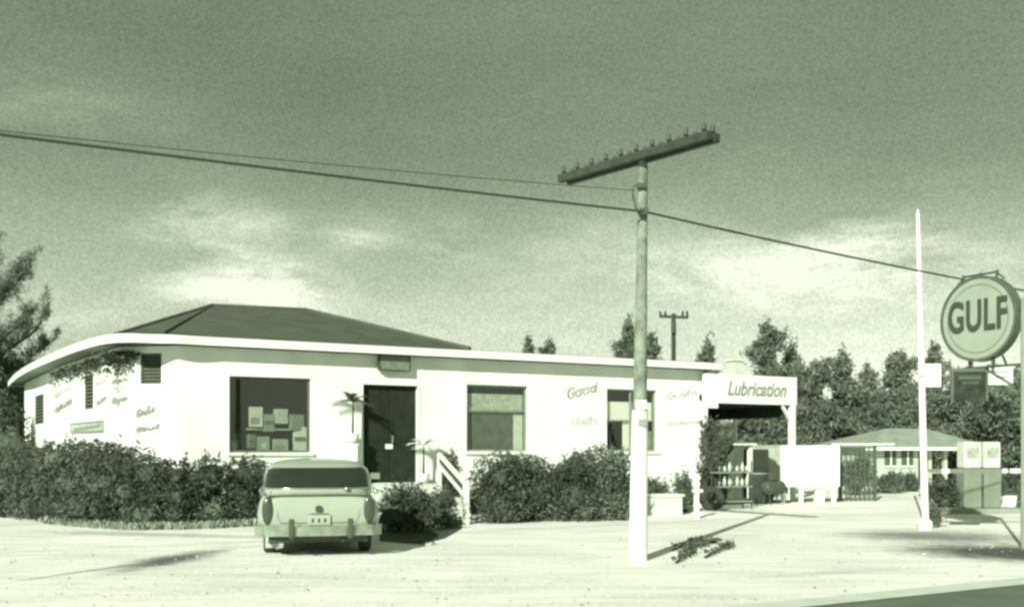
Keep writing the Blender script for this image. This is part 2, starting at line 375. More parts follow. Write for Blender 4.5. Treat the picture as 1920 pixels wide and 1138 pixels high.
def wall_panel(name, pl, ops, z0=-.05, z1=Z_SOF, m=M_wall, th=T):
    us = sorted({0, pl.L}|{o[0] for o in ops}|{o[2] for o in ops}); zs = sorted({z0, z1}|{o[1] for o in ops}|{o[3] for o in ops})
    mb = MB()
    for i in range(len(us)-1):
        for j in range(len(zs)-1):
            uc = (us[i]+us[i+1])/2; zc = (zs[j]+zs[j+1])/2
            if any(o[0] < uc < o[2] and o[1] < zc < o[3] for o in ops): continue
            for out in (0, -th):
                mb.add([pl.pt(us[i], zs[j], out), pl.pt(us[i+1], zs[j], out), pl.pt(us[i+1], zs[j+1], out), pl.pt(us[i], zs[j+1], out)], [(0, 1, 2, 3)])
    for (a, b, c, e_) in ops+[(0, z0, pl.L, z1)]:
        for (p, q) in (((a, b), (c, b)), ((c, b), (c, e_)), ((c, e_), (a, e_)), ((a, e_), (a, b))):
            mb.add([pl.pt(*p, 0), pl.pt(*q, 0), pl.pt(*q, -th), pl.pt(*p, -th)], [(0, 1, 2, 3)])
    mb.raw = False
    return P_(mb.build(name, m))
PF = Plane(WC, W0); PA = Plane(WC, WA); PB = Plane(WA, WB); PD = Plane(WB, WD)
w1 = PF.rect(430, 707, 583, 848); dr = PF.rect(677, 718, 787, 905); w2 = PF.rect(875, 722, 990, 846); w3 = PF.rect(1138, 730, 1232, 846)
print('ops', w1, dr, w2, w3, 'L', PF.L)
wall_panel('front_wall', PF, [w1, dr, w2, w3])
wa = PA.rect(263, 662, 303, 720); wb = PB.rect(158, 703, 175, 767); wc = PD.rect(65, 740, 82, 795)
wall_panel('side_wall', PA, [wa]); wall_panel('side_wall', PB, [wb]); wall_panel('side_wall', PD, [wc])
BACK = 11.0
bk = [W0, W0-n*BACK, WD-n*.0+d*6.0]
for a, b in ((W0, W0-n*BACK), (W0-n*BACK, WD+d*.5-n*.2)):
    pl = Plane(a, b); mb = MB(); mb.add([pl.pt(0, -.05), pl.pt(pl.L, -.05), pl.pt(pl.L, Z_SOF), pl.pt(0, Z_SOF)], [(0, 1, 2, 3)])
    mb.add([pl.pt(0, -.05, -.1), pl.pt(pl.L, -.05, -.1), pl.pt(pl.L, Z_SOF, -.1), pl.pt(0, Z_SOF, -.1)], [(0, 1, 2, 3)]); P_(mb.build('rear_wall', M_wall))
# roof slab: curved eave line
def smooth(pts, k=6):
    out = []
    for i in range(len(pts)-1):
        p0 = pts[max(i-1, 0)]; p1 = pts[i]; p2 = pts[i+1]; p3 = pts[min(i+2, len(pts)-1)]
        for j in range(k):
            t = j/k; out.append(.5*((2*p1)+(p2-p0)*t+(2*p0-5*p1+4*p2-p3)*t*t+(3*p1-p0-3*p2+p3)*t**3))
    out.append(pts[-1]); return out
cr = [E_C+d*1.0, E_C+(E1-E_C)*.03+n*.0, E1, E2, E3, E4]
eave = [E_R, E_R-d*4, E_R-d*8]+smooth(cr, 7)
back = [E4-n*1.0+d*5, E_R-n*(BACK+.8)]
outline = eave+back
mb = MB(); ins = outline
cen = Vector((sum(p.x for p in outline)/len(outline), sum(p.y for p in outline)/len(outline)))
def inset(pts, q):
    out = []
    for i, p in enumerate(pts):
        a = pts[i-1]; b = pts[(i+1) % len(pts)]; tt = (b-a).normalized(); nn = Vector((tt.y, -tt.x))
        if nn.dot(cen-p) < 0: nn = -nn
        out.append(p+nn*q)
    return out
inn = inset(outline, .035)
P_(MB().poly_prism(inn, Z_SOF+.03, Z_TOP-.03).build('roof_deck', M_soff))
mb = MB(); k = len(outline)                                  # fascia ring
vs = [(p.x, p.y, z) for z in (Z_SOF, Z_TOP) for p in outline]+[(p.x, p.y, z) for z in (Z_SOF, Z_TOP) for p in inn]
fs = []
for i in range(k):
    j = (i+1) % k; fs += [(i, j, k+j, k+i), (2*k+i, 3*k+i, 3*k+j, 2*k+j), (i, 2*k+i, 2*k+j, j), (k+i, k+j, 3*k+j, 3*k+i)]
mb.add(vs, fs); P_(mb.build('fascia', M_trim))
P_(MB().poly_prism(inset(outline, .10), Z_TOP-.029, Z_TOP+.02).build('roof_gravel', M_roof))
# hip roof
Rr = eave_at(885)-n*.12; Cc = E_C-n*.15+d*.1; Ll = E1+Vector((.25, .15))
def ridge(px, py, depth=5.2):
    p = on_line(E_R-n*depth, d, px); return Vector((p.x, p.y, EYE-(py-HOR)/F*p.y))
A = ridge(397, 573); B = ridge(575, 581); print('ridge', A, B)
zb = Z_TOP+.03
Rb = Rr-n*10; Cb = Ll-n*8.5+d*2
V3 = lambda p, z=zb: Vector((p.x, p.y, z))
hip = [V3(Cc), V3(Rr), B, A, V3(Ll), V3(Rb), V3(Cb)]
mb = MB()
mb.add(hip, [(0, 1, 2, 3), (4, 0, 3), (1, 5, 2), (5, 6, 3, 2), (6, 4, 3), (0, 4, 6, 5, 1)])
P_(mb.build('hip_roof', M_roof))
mb = MB(); mb.tube([A, V3(Cc)+Vector((0, 0, .03))], .035, 8); mb.tube([A, B], .06, 8); mb.tube([B, V3(Rr)+Vector((0, 0, .03))], .06, 8); mb.tube([A, V3(Ll)], .06, 8)
P_(mb.build('ridge_cap', M_roof))
# dark shop interior: floor, back partition, ceiling
fl = dr[1]
def inner(u0, u1, dep, zf, zc):
    a = PF.pt(u0, 0, -T-.01); 
    mb = MB(); q = [PF.pt(u0, 0, -T-.01), PF.pt(u1, 0, -T-.01), PF.pt(u1, 0, -dep), PF.pt(u0, 0, -dep)]
    b = [Vector((p.x, p.y, zf)) for p in q]; t_ = [Vector((p.x, p.y, zc)) for p in q]
    mb.add(b+t_, [(0, 1, 2, 3), (4, 7, 6, 5), (0, 3, 7, 4), (1, 5, 6, 2), (2, 6, 7, 3)]); return mb
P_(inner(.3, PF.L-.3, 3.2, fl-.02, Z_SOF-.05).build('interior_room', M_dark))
# windows
def window(pl, r, mull_u=(), mull_z=(), frame_m=M_trim, fw=.05, sill=True):
    u0, z0, u1, z1 = r; mb = MB(); o0, o1 = -.15, -.08
    pl.box(mb, u0, z0, u0+fw, z1, o0, o1); pl.box(mb, u1-fw, z0, u1, z1, o0, o1)
    pl.box(mb, u0+fw, z0, u1-fw, z0+fw, o0, o1); pl.box(mb, u0+fw, z1-fw, u1-fw, z1, o0, o1)
    for q in mull_u: pl.box(mb, u0+(u1-u0)*q-.02, z0+fw, u0+(u1-u0)*q+.02, z1-fw, o0+.005, o1-.005)
    for q in mull_z: pl.box(mb, u0+fw, z0+(z1-z0)*q-.02, u1-fw, z0+(z1-z0)*q+.02, o0+.008, o1-.008)
    f = P_(mb.build('window', frame_m))
    g = MB(); g.add([pl.pt(u0+fw, z0+fw, -.12), pl.pt(u1-fw, z0+fw, -.12), pl.pt(u1-fw, z1-fw, -.12), pl.pt(u0+fw, z1-fw, -.12)], [(0, 1, 2, 3)])
    gp = g.build('pane', M_glass); gp.parent = f; gp.matrix_parent_inverse = f.matrix_parent_inverse.copy(); 
    gp.matrix_parent_inverse = Matrix.Identity(4)
    if sill:
        s_ = MB(); pl.box(s_, u0-.06, z0-.07, u1+.06, z0-.002, -.05, .07); so_ = s_.build('sill', M_trim); so_.parent = f
    return f
f1 = window(PF, w1, frame_m=M_louver); f2 = window(PF, w2, mull_z=(.62,), frame_m=M_grey); f3 = window(PF, w3, mull_u=(.5,), mull_z=(.5,), frame_m=M_grey)
def louvres(pl, r, nsl):
    u0, z0, u1, z1 = r; mb = MB()
    pl.box(mb, u0, z0, u0+.04, z1, -.14, -.02); pl.box(mb, u1-.04, z0, u1, z1, -.14, -.02)
    for i in range(nsl):
        z = z0+(z1-z0)*(i+.5)/nsl; h = (z1-z0)/nsl*.42
        vs = [pl.pt(u0+.04, z-h, -.03), pl.pt(u1-.04, z-h, -.03), pl.pt(u1-.04, z+h, -.11), pl.pt(u0+.04, z+h, -.11)]
        mb.add(vs+[v+Vector((0, 0, .012)) for v in vs], [(0, 1, 2, 3), (4, 5, 6, 7), (0, 1, 5, 4), (2, 3, 7, 6)])
    f = P_(mb.build('jalousie_window', M_louver))
    b = MB(); b.add([pl.pt(u0, z0, -.16), pl.pt(u1, z0, -.16), pl.pt(u1, z1, -.16), pl.pt(u0, z1, -.16)], [(0, 1, 2, 3)]); bo = b.build('pane', M_louver); bo.parent = f
louvres(PA, wa, 9); louvres(PB, wb, 9); louvres(PD, wc, 9)
# shades inside windows 2 and 3
mb = MB(); u0, z0, u1, z1 = w2; h = z1-z0
PF.box(mb, u0+.06, z1-h*.42, u1-.06, z1-h*.13, -.20, -.19); P_(mb.build('window_shade', mat('shade_cloth', .42, .9, .3, 7)))
M_scr = mat('screened_sash', .10, .8, .3, 5)
mb = MB(); PF.box(mb, u0+.06, z0+.05, u0+(u1-u0)*.80, z1-h*.44, -.20, -.19); P_(mb.build('window_screen', M_scr))
mb = MB(); PF.box(mb, u0+(u1-u0)*.81, z0+.05, u1-.06, z1-h*.44, -.20, -.19); P_(mb.build('window_curtain', mat('pale_curtain', .6, .9, .1, 5)))
u0, z0, u1, z1 = w3; h = z1-z0; w_ = u1-u0
mb = MB(); PF.box(mb, u0+.06, z1-h*.5, u1-.06, z1-h*.2, -.20, -.19); PF.box(mb, u0+w_*.38, z0+.05, u0+w_*.72, z1-h*.505, -.20, -.19); P_(mb.build('window_curtain', M_board))
mb = MB(); PF.box(mb, u0+w_*.76, z0+.05, u1-.06, z0+h*.33, -.20, -.19); P_(mb.build('window_screen', M_grey))
# door: pair of dark leaves with a recess
u0, z0, u1, z1 = dr; um = (u0+u1)/2; M_door = mat('door_dark', .032, .85, .2, 4, spec=.1)
mb = MB()
for a, b in ((u0+.05, um-.01), (um+.01, u1-.05)):
    PF.box(mb, a, z0+.02, b, z1-.05, -.18, -.14)
    for za, zc_ in ((.12, .85), (1.05, 2.0)): PF.box(mb, a+.12, z0+za, b-.12, z0+zc_, -.139, -.125)
do = P_(mb.build('door', M_door))
mb = MB(); PF.box(mb, um+.06, z0+1.0, um+.10, z0+1.2, -.12, -.08); h_ = mb.build('handle', M_chrome); h_.parent = do
mb = MB(); PF.box(mb, um-.10, z0+.86, um+.10, z0+.98, -.122, -.118); h_ = mb.build('notice', M_board); h_.parent = do
mb = MB(); PF.box(mb, u0, z0, u0+.05, z1, -.2, .02); PF.box(mb, u1-.05, z0, u1, z1, -.2, .02); PF.box(mb, u0+.05, z1-.05, u1-.05, z1, -.2, .02); P_(mb.build('door_frame', M_trim))
# hanging box sign under the eave
r = PF.rect(708, 672, 762, 694); mb = MB(); PF.box(mb, r[0], r[1], r[2], Z_SOF-.02, .08, .20)
sb = P_(mb.build('wall_sign', mat('sign_grey', .2, .8, .3, 12)))
mb = MB(); PF.box(mb, r[0]-.03, r[1]-.03, r[2]+.03, r[1]-.001, .07, .21); PF.box(mb, r[0]-.03, r[1], r[0]-.001, Z_SOF-.02, .07, .21); PF.box(mb, r[2]+.001, r[1], r[2]+.03, Z_SOF-.02, .07, .21); q = mb.build('sign_frame', M_iron); q.parent = sb

# painted lettering on the walls (too faded to read: brush strokes)
def script(pl, x0, y0, x1, y1, seed, th=.035, loops=None, m=M_faint, out=.003, slant=.35, parent=None):
    rr = random.Random(seed)
    if pl is not PF and not parent and y1-y0 > 9: xm, ym = (x0+x1)/2, (y0+y1)/2; x0, x1, y0, y1 = xm+(x0-xm)*1.12, xm+(x1-xm)*1.12, ym+(y0-ym)*1.3, ym+(y1-ym)*1.3
    u0, z0, u1, z1 = pl.rect(x0, y0, x1, y1)
    if pl is not PF: u0, u1 = u1, u0                  # reading direction left to right in the photo
    GL = {'G': [(.9, .8), (.6, 1), (.2, .8), (.05, .45), (.25, .05), (.6, 0), (.85, .2), (.85, .45), (.55, .45)], 'o': [(.5, .6), (.15, .45), (.1, .15), (.4, 0), (.8, .12), (.85, .42), (.5, .6)],
          'd': [(.75, .5), (.4, .6), (.1, .3), (.3, 0), (.7, .12), (.8, 1.0), (.82, 0)], 'l': [(.2, .2), (.6, .9), (.45, 1), (.35, .2), (.6, 0), (.9, .15)], 'n': [(.1, 0), (.2, .55), (.15, .3), (.5, .58), (.7, .5), (.75, 0), (1, .1)],
          's': [(.8, .5), (.4, .58), (.25, .4), (.7, .22), (.6, 0), (.15, .06)], 'i': [(.3, .5), (.35, .05), (.7, .1)], 't': [(.4, .95), (.4, .1), (.75, 0), (.4, .1), (.4, .6), (.1, .58), (.8, .62)], 'c': [(.85, .45), (.5, .58), (.15, .3), (.4, 0), (.9, .1)]}
    word = loops if isinstance(loops, str) else ('G' if slant > .3 else 's')+''.join(rr.choice('olnsitc') for _ in range(max(3, int(abs(u1-u0)/((z1-z0)*.62)))))
    nl = len(word); pts = []; words = []
    for k_, ch in enumerate(word):
        base_ = .45*k_/nl if slant > .3 else 0
        for gx, gz in GL[ch]:
            zz = base_+gz*(1-.45*(slant > .3)); pts.append((u0+(u1-u0)*((k_+gx*.92)/nl+.05*gz), z0+(z1-z0)*zz))
    words.append(pts); mb = MB()
    for w_ in words:
        for i in range(len(w_)-1):
            (a0, b0), (a1, b1) = w_[i], w_[i+1]; dx, dz = a1-a0, b1-b0; l = math.hypot(dx, dz) or 1
            t2 = th*(1.5 if pl is PF else 1.25)*(.45+.55*abs(dz)/l)/2; nx, nz = -dz/l*t2, dx/l*t2
            o = out+.0002*(i % 5)
            mb.add([pl.pt(a0-nx, b0-nz, o), pl.pt(a1-nx, b1-nz, o), pl.pt(a1+nx, b1+nz, o), pl.pt(a0+nx, b0+nz, o)], [(0, 1, 2, 3)])
    ob = mb.build('painted_lettering', m); return P_(ob)
M_f2 = mat('faded_wall_paint_light', .50, .9, .2, 9)
script(PF, 1063, 710, 1120, 748, 3, .05, loops='Good', m=mat('faded_wall_paint_mid', .36, .9, .4, 9)); script(PF, 1070, 780, 1120, 797, 4, .035, slant=.1, m=M_f2)
script(PF, 1250, 724, 1308, 750, 5, .05, m=M_f2); script(PF, 1252, 784, 1310, 798, 6, .03, m=M_f2)
script(PA, 258, 757, 290, 779, 7, .07); script(PA, 258, 795, 298, 808, 8, .08)
script(PA, 212, 706, 238, 718, 9, .07); script(PB, 182, 738, 200, 757, 10, .07); script(PA, 212, 738, 240, 755, 11, .08)
script(PA, 210, 722, 236, 732, 19, .06, m=M_f2); script(PB, 180, 710, 200, 722, 20, .06, m=M_f2); script(PB, 100, 728, 130, 740, 12, .07, m=M_f2); script(PB, 104, 750, 134, 768, 13, .09)
r = PB.rect(134, 790, 196, 811); mb = MB(); u0, z0, u1, z1 = r
PB.box(mb, u0, z0, u1, z1, .002, .03); sg = P_(mb.build('wall_sign', M_f2))
mb = MB()
for a, b, c, e_ in ((u0, z0, u1, z0+.05), (u0, z1-.05, u1, z1), (u0, z0+.05, u0+.06, z1-.05), (u1-.06, z0+.05, u1, z1-.05)): PB.box(mb, a, b, c, e_, .031, .045)
q = mb.build('sign_frame', M_grey); q.parent = sg
q = script(PB, 142, 796, 188, 806, 14, .05, m=M_grey, out=.034)

# merchandise in the big window
rr = random.Random(5)
items = [(472, 762, 500, 800, .75, 'tall pale carton standing at left in the big shop window'), (498, 772, 522, 812, .45, 'mid grey carton in the middle of the shop window'),
         (520, 765, 548, 795, .68, 'wide pale carton high in the shop window display'), (548, 770, 578, 812, .38, 'grey carton at the right side of the shop window'),
         (556, 800, 583, 846, .85, 'white enamel cabinet at the right foot of the shop window'), (436, 824, 452, 846, .5, 'small pale can at the left foot of the shop window'),
         (516, 822, 548, 846, .55, 'low pale box on the shop window floor'),
         (470, 808, 486, 846, .30, 'narrow dark carton low at the left of the shop window'), (486, 818, 514, 846, .42, 'grey carton on the shop window floor left of the low pale box')]
for i, (x0, y0, x1, y1, v, lab) in enumerate(items):
    dep = -.17-.02*(i % 3); u0, z0, u1, z1 = PF.rect(x0, y0, x1, y1); t_ = thing('display_carton', lab, 'carton', PF.pt((u0+u1)/2, z0, dep-.15), math.atan2(d.y, d.x)+(-.12, .1, .0, .15)[i % 4], group='goods in the shop window')
    w_ = u1-u0-.02; h = z1-z0
    a = MB(); a.box((0, 0, h/2), (w_*.94, .16, h*(1, .82, .93, .7)[i % 4])); a.build('carton_body', mat('carton_%d' % i, v*.55, .8, .15, 6), t_, bevel=.01)
    a = MB(); a.box((w_*.08*(i % 3-1), -.083, h*(.3, .5, .4)[i % 3]), (w_*(.6, .8, .35)[i % 3], .006, h*(.3, .18, .42)[i % 3])); a.build('printed_label', mat('carton_label_%d' % (i % 3), (.2, .12, .35)[i % 3], .8, .5, 14), t_)
    # shelf or window deck under it
mb = MB(); PF.box(mb, w1[0]-.1, w1[1]-.06, w1[2]+.1, w1[1]-.0, -1.4, -T-.01); P_(mb.build('window_deck', M_grey))
for zz, a, b in ((items[0][3], 468, 583),):
    _, z0, _, _ = PF.rect(a, 700, b, 802); mb = MB(); PF.box(mb, PF.uz(a, 0)[0], z0-.05, PF.uz(b, 0)[0], z0-.01, -1.2, -.30); P_(mb.build('window_shelf', M_grey))

# ------------------------------------------------------------------ front steps
u0, _, u1, _ = dr; uc = (u0+u1)/2; zf = dr[1]-.02
t_ = thing('front_steps', 'white concrete entrance steps with sloping pale handrail at the dark door', 'steps', PF.pt(uc, 0, .8), math.atan2(d.y, d.x))
ua, ub = -(u1-u0)/2-.25, (u1-u0)/2+.45
mb = MB(); nst = 5; rise = zf/nst
mb.box(((ua+ub)/2, .8-.02-.45, zf/2), (ub-ua, .9, zf))
for k_ in range(1, nst): mb.box(((ua+ub)/2, -.12-.30*(k_-.5), (zf-rise*k_)/2), (ub-ua-.004*k_, .30, zf-rise*k_))
mb.build('stair_treads', M_concrete, t_)
p0 = G(874, 984); print('post', p0, 'steps', t_.location, zf)
inv = Matrix.Rotation(-t_.rotation_euler[2], 3, 'Z'); loc = lambda p: inv @ (Vector(p)-t_.location)
ptop = W(874, 903, p0.y); pst = PF.pt(uc+ub-.05, 0, .10); tp = W(826, 858, pst.y)
mb = MB(); a = loc((p0.x, p0.y, 0)); mb.box((a.x, a.y, .47), (.11, .11, .96)); mb.build('rail_post', M_trim, t_, bevel=.008)
mb = MB(); tp = W(824, 852, 24.2); tl = W(824, 873, 24.2); bt = W(872, 906, p0.y); bl = W(872, 930, p0.y)
mb.bar(loc(tp), loc(bt), .05, .10); mb.build('handrail', M_trim, t_)
mb = MB(); mb.bar(loc(tl), loc(bl), .04, .08); mb.build('lower_rail', M_trim, t_)
mb = MB(); up_ = Vector((0, 0, .14)); mb.bar(loc(tl)+up_, loc(bl)+up_, .03, .09); mb.build('middle_rail', M_iron, t_)
mb = MB(); a = loc(tp); mb.box((a.x, a.y, (tp.z+zf)/2-.1), (.08, .08, tp.z-zf+.25)); mb.build('rail_post', M_trim, t_)

# ------------------------------------------------------------------ lubrication bay canopy
CP0 = on_line(front_o+n*.30, d, 1322); CP1 = on_line(front_o+n*.30, d, 1494); PC = Plane(CP0, CP1)
cz1 = W(1400, 704, PC.pt(PC.L/2, 0).y).z; cz0 = W(1400, 757, PC.pt(PC.L/2, 0).y).z; print('canopy', CP0, CP1, cz0, cz1)
cn = thing('lubrication_canopy', 'white canopy of the open lubrication bay at the right end of the station', 'canopy', (CP0.x, CP0.y, 0))
def C_(ob): ob.parent = cn; ob.matrix_parent_inverse = Matrix.Translation(-cn.location); return ob
mb = MB(); PC.box(mb, .0, cz0, PC.L, cz1, -.12, 0); C_(mb.build('sign_fascia', M_board))
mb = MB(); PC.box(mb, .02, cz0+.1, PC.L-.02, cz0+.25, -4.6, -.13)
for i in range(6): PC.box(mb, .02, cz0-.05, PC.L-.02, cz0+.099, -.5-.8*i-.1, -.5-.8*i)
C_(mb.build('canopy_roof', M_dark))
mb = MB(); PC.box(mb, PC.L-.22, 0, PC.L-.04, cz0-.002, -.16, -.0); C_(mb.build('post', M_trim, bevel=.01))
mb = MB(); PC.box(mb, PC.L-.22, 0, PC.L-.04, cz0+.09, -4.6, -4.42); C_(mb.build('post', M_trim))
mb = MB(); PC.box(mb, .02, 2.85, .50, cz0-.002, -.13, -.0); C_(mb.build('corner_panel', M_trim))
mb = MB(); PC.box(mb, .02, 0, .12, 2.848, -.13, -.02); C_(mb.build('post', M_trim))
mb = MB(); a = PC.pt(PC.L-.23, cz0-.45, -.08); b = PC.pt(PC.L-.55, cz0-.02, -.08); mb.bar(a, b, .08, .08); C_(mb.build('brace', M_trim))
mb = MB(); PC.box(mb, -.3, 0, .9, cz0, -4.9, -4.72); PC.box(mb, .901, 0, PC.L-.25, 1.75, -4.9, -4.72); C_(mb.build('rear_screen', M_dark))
mb = MB(); PC.box(mb, PC.L-.30, 2.62, PC.L-.24, cz0+.09, -4.4, -.17); C_(mb.build('added_side_board', M_dark))  # dark board added to stand in for the canopy's shaded underside
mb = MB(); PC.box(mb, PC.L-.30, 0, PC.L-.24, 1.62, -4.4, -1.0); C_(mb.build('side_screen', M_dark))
mb = MB(); PC.box(mb, .02, 2.62, PC.L-.25, cz0+.09, -4.58, -4.50); C_(mb.build('rear_valance', M_dark))  # added dark board, deepens the dark band under the canopy
def text(name, body, size, th, m, loc, rot, parent=None, offset=0, shear=0, sx=1, spacing=1, align='CENTER'):
    cu = bpy.data.curves.new(name, 'FONT'); cu.body = body; cu.size = size; cu.extrude = th; cu.offset = offset; cu.shear = shear; cu.align_x = align; cu.align_y = 'CENTER'; cu.space_character = spacing
    tmp = bpy.data.objects.new(name, cu); COL.objects.link(tmp); dg = bpy.context.evaluated_depsgraph_get(); dg.update()
    me = bpy.data.meshes.new_from_object(tmp.evaluated_get(dg)); bpy.data.objects.remove(tmp)
    me.transform(Matrix.Diagonal((sx, 1, 1, 1)))
    me.transform(Matrix.Translation(Vector(loc)) @ rot.to_4x4())
    me.materials.clear(); me.materials.append(m); o = bpy.data.objects.new(name, me); COL.objects.link(o)
    if parent: o.parent = parent; o.matrix_parent_inverse = Matrix.Translation(-parent.location)
    return o
RF = Matrix((( d.x, 0, n.x), (d.y, 0, n.y), (0, 1, 0)))        # text frame on the front plane
text('painted_lettering', 'Lubrication', .62, .004, M_faint, PC.pt(PC.L*.55, (cz0+cz1)/2, .006), RF, cn, .014, .30, .84)
mb = MB(); q4 = [PC.pt(u, 0, o) for u, o in ((-.1, .9), (PC.L-.3, .5), (PC.L-.3, -4.6), (-.1, -4.6))]; mb.add([(p.x, p.y, .022) for p in q4], [(0, 1, 2, 3)]); mb.build('bay_floor', mat('floor_with_shade', .09, .9, .35, 2), kind='structure')  # floor colour darkened to carry the canopy's shade
# small ventilator on top
p = W(1378, 700, PC.pt(.9, 0, -1.2).y); vt = thing('roof_ventilator', 'small pale tapered roof ventilator above the lubrication sign', 'ventilator', (p.x, p.y, cz0+.25), math.atan2(d.y, d.x))
mb = MB(); hh = 4.35-(cz0+.25)
def frus(mb, w0, w1_, z0, z1):
    vs = [(sx*w0/2, sy*w0/2, z0) for sx, sy in ((-1, -1), (1, -1), (1, 1), (-1, 1))]+[(sx*w1_/2, sy*w1_/2, z1) for sx, sy in ((-1, -1), (1, -1), (1, 1), (-1, 1))]
    mb.add(vs, [(3, 2, 1, 0), (4, 5, 6, 7), (0, 1, 5, 4), (1, 2, 6, 5), (2, 3, 7, 6), (3, 0, 4, 7)])
frus(mb, .62, .36, 0, hh); mb.build('duct', mat('duct_pale', .6, .7, .1, 4), vt)
mb = MB(); frus(mb, .46, .40, hh+.002, hh+.08); mb.build('cap', mat('duct_pale', .6), vt)

# ------------------------------------------------------------------ things in and before the lubrication bay
def copy_tree(o, parent=None):
    c = o.copy(); COL.objects.link(c); c.parent = parent
    for ch in list(o.children): copy_tree(ch, c)
    return c
# tyre rack
def tyre_mesh(R=.33, r=.10, ax='X', c=(0, 0, 0)):
    prof = [(R-2*r*.9, -r*.55), (R-r*1.2, -r*.95), (R-r*.35, -r*.95), (R, -r*.6), (R, r*.6), (R-r*.35, r*.95), (R-r*1.2, r*.95), (R-2*r*.9, r*.55), (R-2*r*.9, -r*.55)]
    return MB().lathe(prof, c, 24, ax)
g0 = G(1368, 962)
ty0 = None
for i, (px, py, lab) in enumerate(((1335, 958, 'black tyre leaning at the left of the oil rack before the bay'), (1432, 944, 'black tyre leaning by the lower right of the oil rack'))):
    g = G(px, py)
    if ty0 is None:
        ty0 = tyre_mesh(ax='Y').build('tyre', M_tyre); o = ty0
        setp(o, cat='tyre', group='tyres leaning by the lubrication bay')
    else: o = ty0.copy(); COL.objects.link(o)
    o['label'] = lab; o.location = (g.x, g.y, .33); o.rotation_euler = (math.radians(-10), 0, .3*i)
rk = thing('oil_rack', 'metal display rack of pale oil bottles in front of the dark bay', 'rack', (G(1372, 955).x, G(1372, 955).y, 0), .45)
for sx in (-.52, .52):
    for sy in (-.18, .18): MB().tube([(sx, sy, 0), (sx, sy, 1.3)], .02, 6).build('upright', M_iron, rk)
for z in (.22, .62, 1.0):
    mb = MB(); mb.box((0, 0, z), (1.1, .4, .03)); mb.build('shelf', M_grey, rk)
bz = MB().lathe([(.0, 0), (.045, 0), (.045, .17), (.015, .22), (.015, .27), (0, .27)], seg=10)
bot = bz.build('oil_bottle', mat('bottle_pale', .55, .4)); setp(bot, cat='bottle', label='pale oil bottles in rows on the display rack before the bay', group='oil bottles on the rack')
R45 = Matrix.Rotation(.45, 3, 'Z'); first = True
for z in (.635, 1.015):
    for i in range(8):
        o = bot if first else bot.copy()
        if not first: COL.objects.link(o)
        first = False; p = R45 @ Vector((-.44+i*.125+.03*math.sin(i*5+z), -.05-.07*(i*7 % 3), z)); o.scale = (1, 1, (.8, 1, .65)[(i*5+int(z*9)) % 3]); o.location = p+rk.location
# T shaped service stand with white top
g = G(1388, 935); sv = thing('service_counter', 'white topped service counter with upright rod standing inside the bay', 'counter', (g.x, g.y, 0), .5)
Yv = g.y
zt = W(0, 832, Yv).z
mb = MB(); mb.box((0, 0, zt), (1.0, .5, .10)); mb.build('counter_top', M_trim, sv, bevel=.01)
mb = MB(); mb.box((-.25, 0, (zt-.06)/2), (.45, .4, zt-.06)); mb.build('cabinet', M_louver, sv)
mb = MB(); mb.box((.32, -.1, (zt-.06)/2), (.13, .13, zt-.06)); mb.build('leg', M_trim, sv)
mb = MB(); mb.tube([(-.2, 0, zt+.05), (-.2, 0, zt+.8)], .05, 10); mb.build('upright_rod', M_trim, sv)
g = G(1422, 945); dm = thing('oil_drum', 'dark steel drum with pale lid beside the service counter', 'drum', (g.x, g.y, 0))
MB().lathe([(0, 0), (.28, 0), (.28, .28), (.295, .30), (.28, .32), (.28, .58), (.295, .60), (.28, .62), (.28, .88), (0, .88)], seg=24).build('barrel', M_dark, dm)
MB().lathe([(0, .882), (.29, .882), (.29, .92), (0, .93)], seg=24).build('lid', M_grey, dm)
g = G(1450, 946); cr_ = thing('air_compressor', 'small grey air compressor tank on legs at the right edge of the bay', 'compressor', (g.x, g.y, 0), .5)
MB().lathe([(0, -.4), (.14, -.38), (.2, -.3), (.2, .3), (.14, .38), (0, .4)], (0, 0, .5), 20, 'X').build('tank', M_iron, cr_)
for sx in (-.25, .25):
    for sy in (-.13, .13): MB().tube([(sx, sy, 0), (sx, sy*.8, .38)], .02, 6).build('leg', M_iron, cr_)
mb = MB(); mb.box((.0, 0, .82), (.3, .2, .22)); mb.build('motor', M_iron, cr_, bevel=.03)

# white board sign on legs
g = G(1519, 944); bd = thing('blank_board', 'blank white board on white legs right of the lubrication bay', 'sign board', (g.x, g.y, 0), .12)
s = F/g.y; bw_ = 115/s; zt = W(0, 835, g.y).z; z0 = W(0, 912, g.y).z
mb = MB(); mb.box((0, 0, (zt+z0)/2), (bw_, .07, zt-z0)); mb.build('panel', M_board, bd, bevel=.01)
for x in (-.44, -.14, .42): mb = MB(); mb.box((x*bw_, .07, (z0+.25)/2), (.12, .06, z0+.25)); mb.build('leg', M_trim, bd)
g = G(1542, 944); mb = MB(); mb.box((0, 0, .19), (.26, .22, .34)); mb.box((0, 0, .375), (.30, .26, .03)); mb.box((0, 0, .01), (.28, .24, .02))
o = mb.build('wooden_crate', M_trim, label='small white crate under the blank board', cat='crate'); o.location = (g.x, g.y+.35, 0)
# low grey wall piece left of the board
g = G(1452, 925); mb = MB(); mb.box((0, 0, .85), (1.4, .15, 1.7)); mb.box((0, 0, 1.73), (1.46, .21, .06))
o = mb.build('low_wall', mat('lowwall', .42, .9, .15, 3), label='low grey wall stub between the bay and the blank board', cat='wall'); o.location = (g.x, g.y+.6, 0)

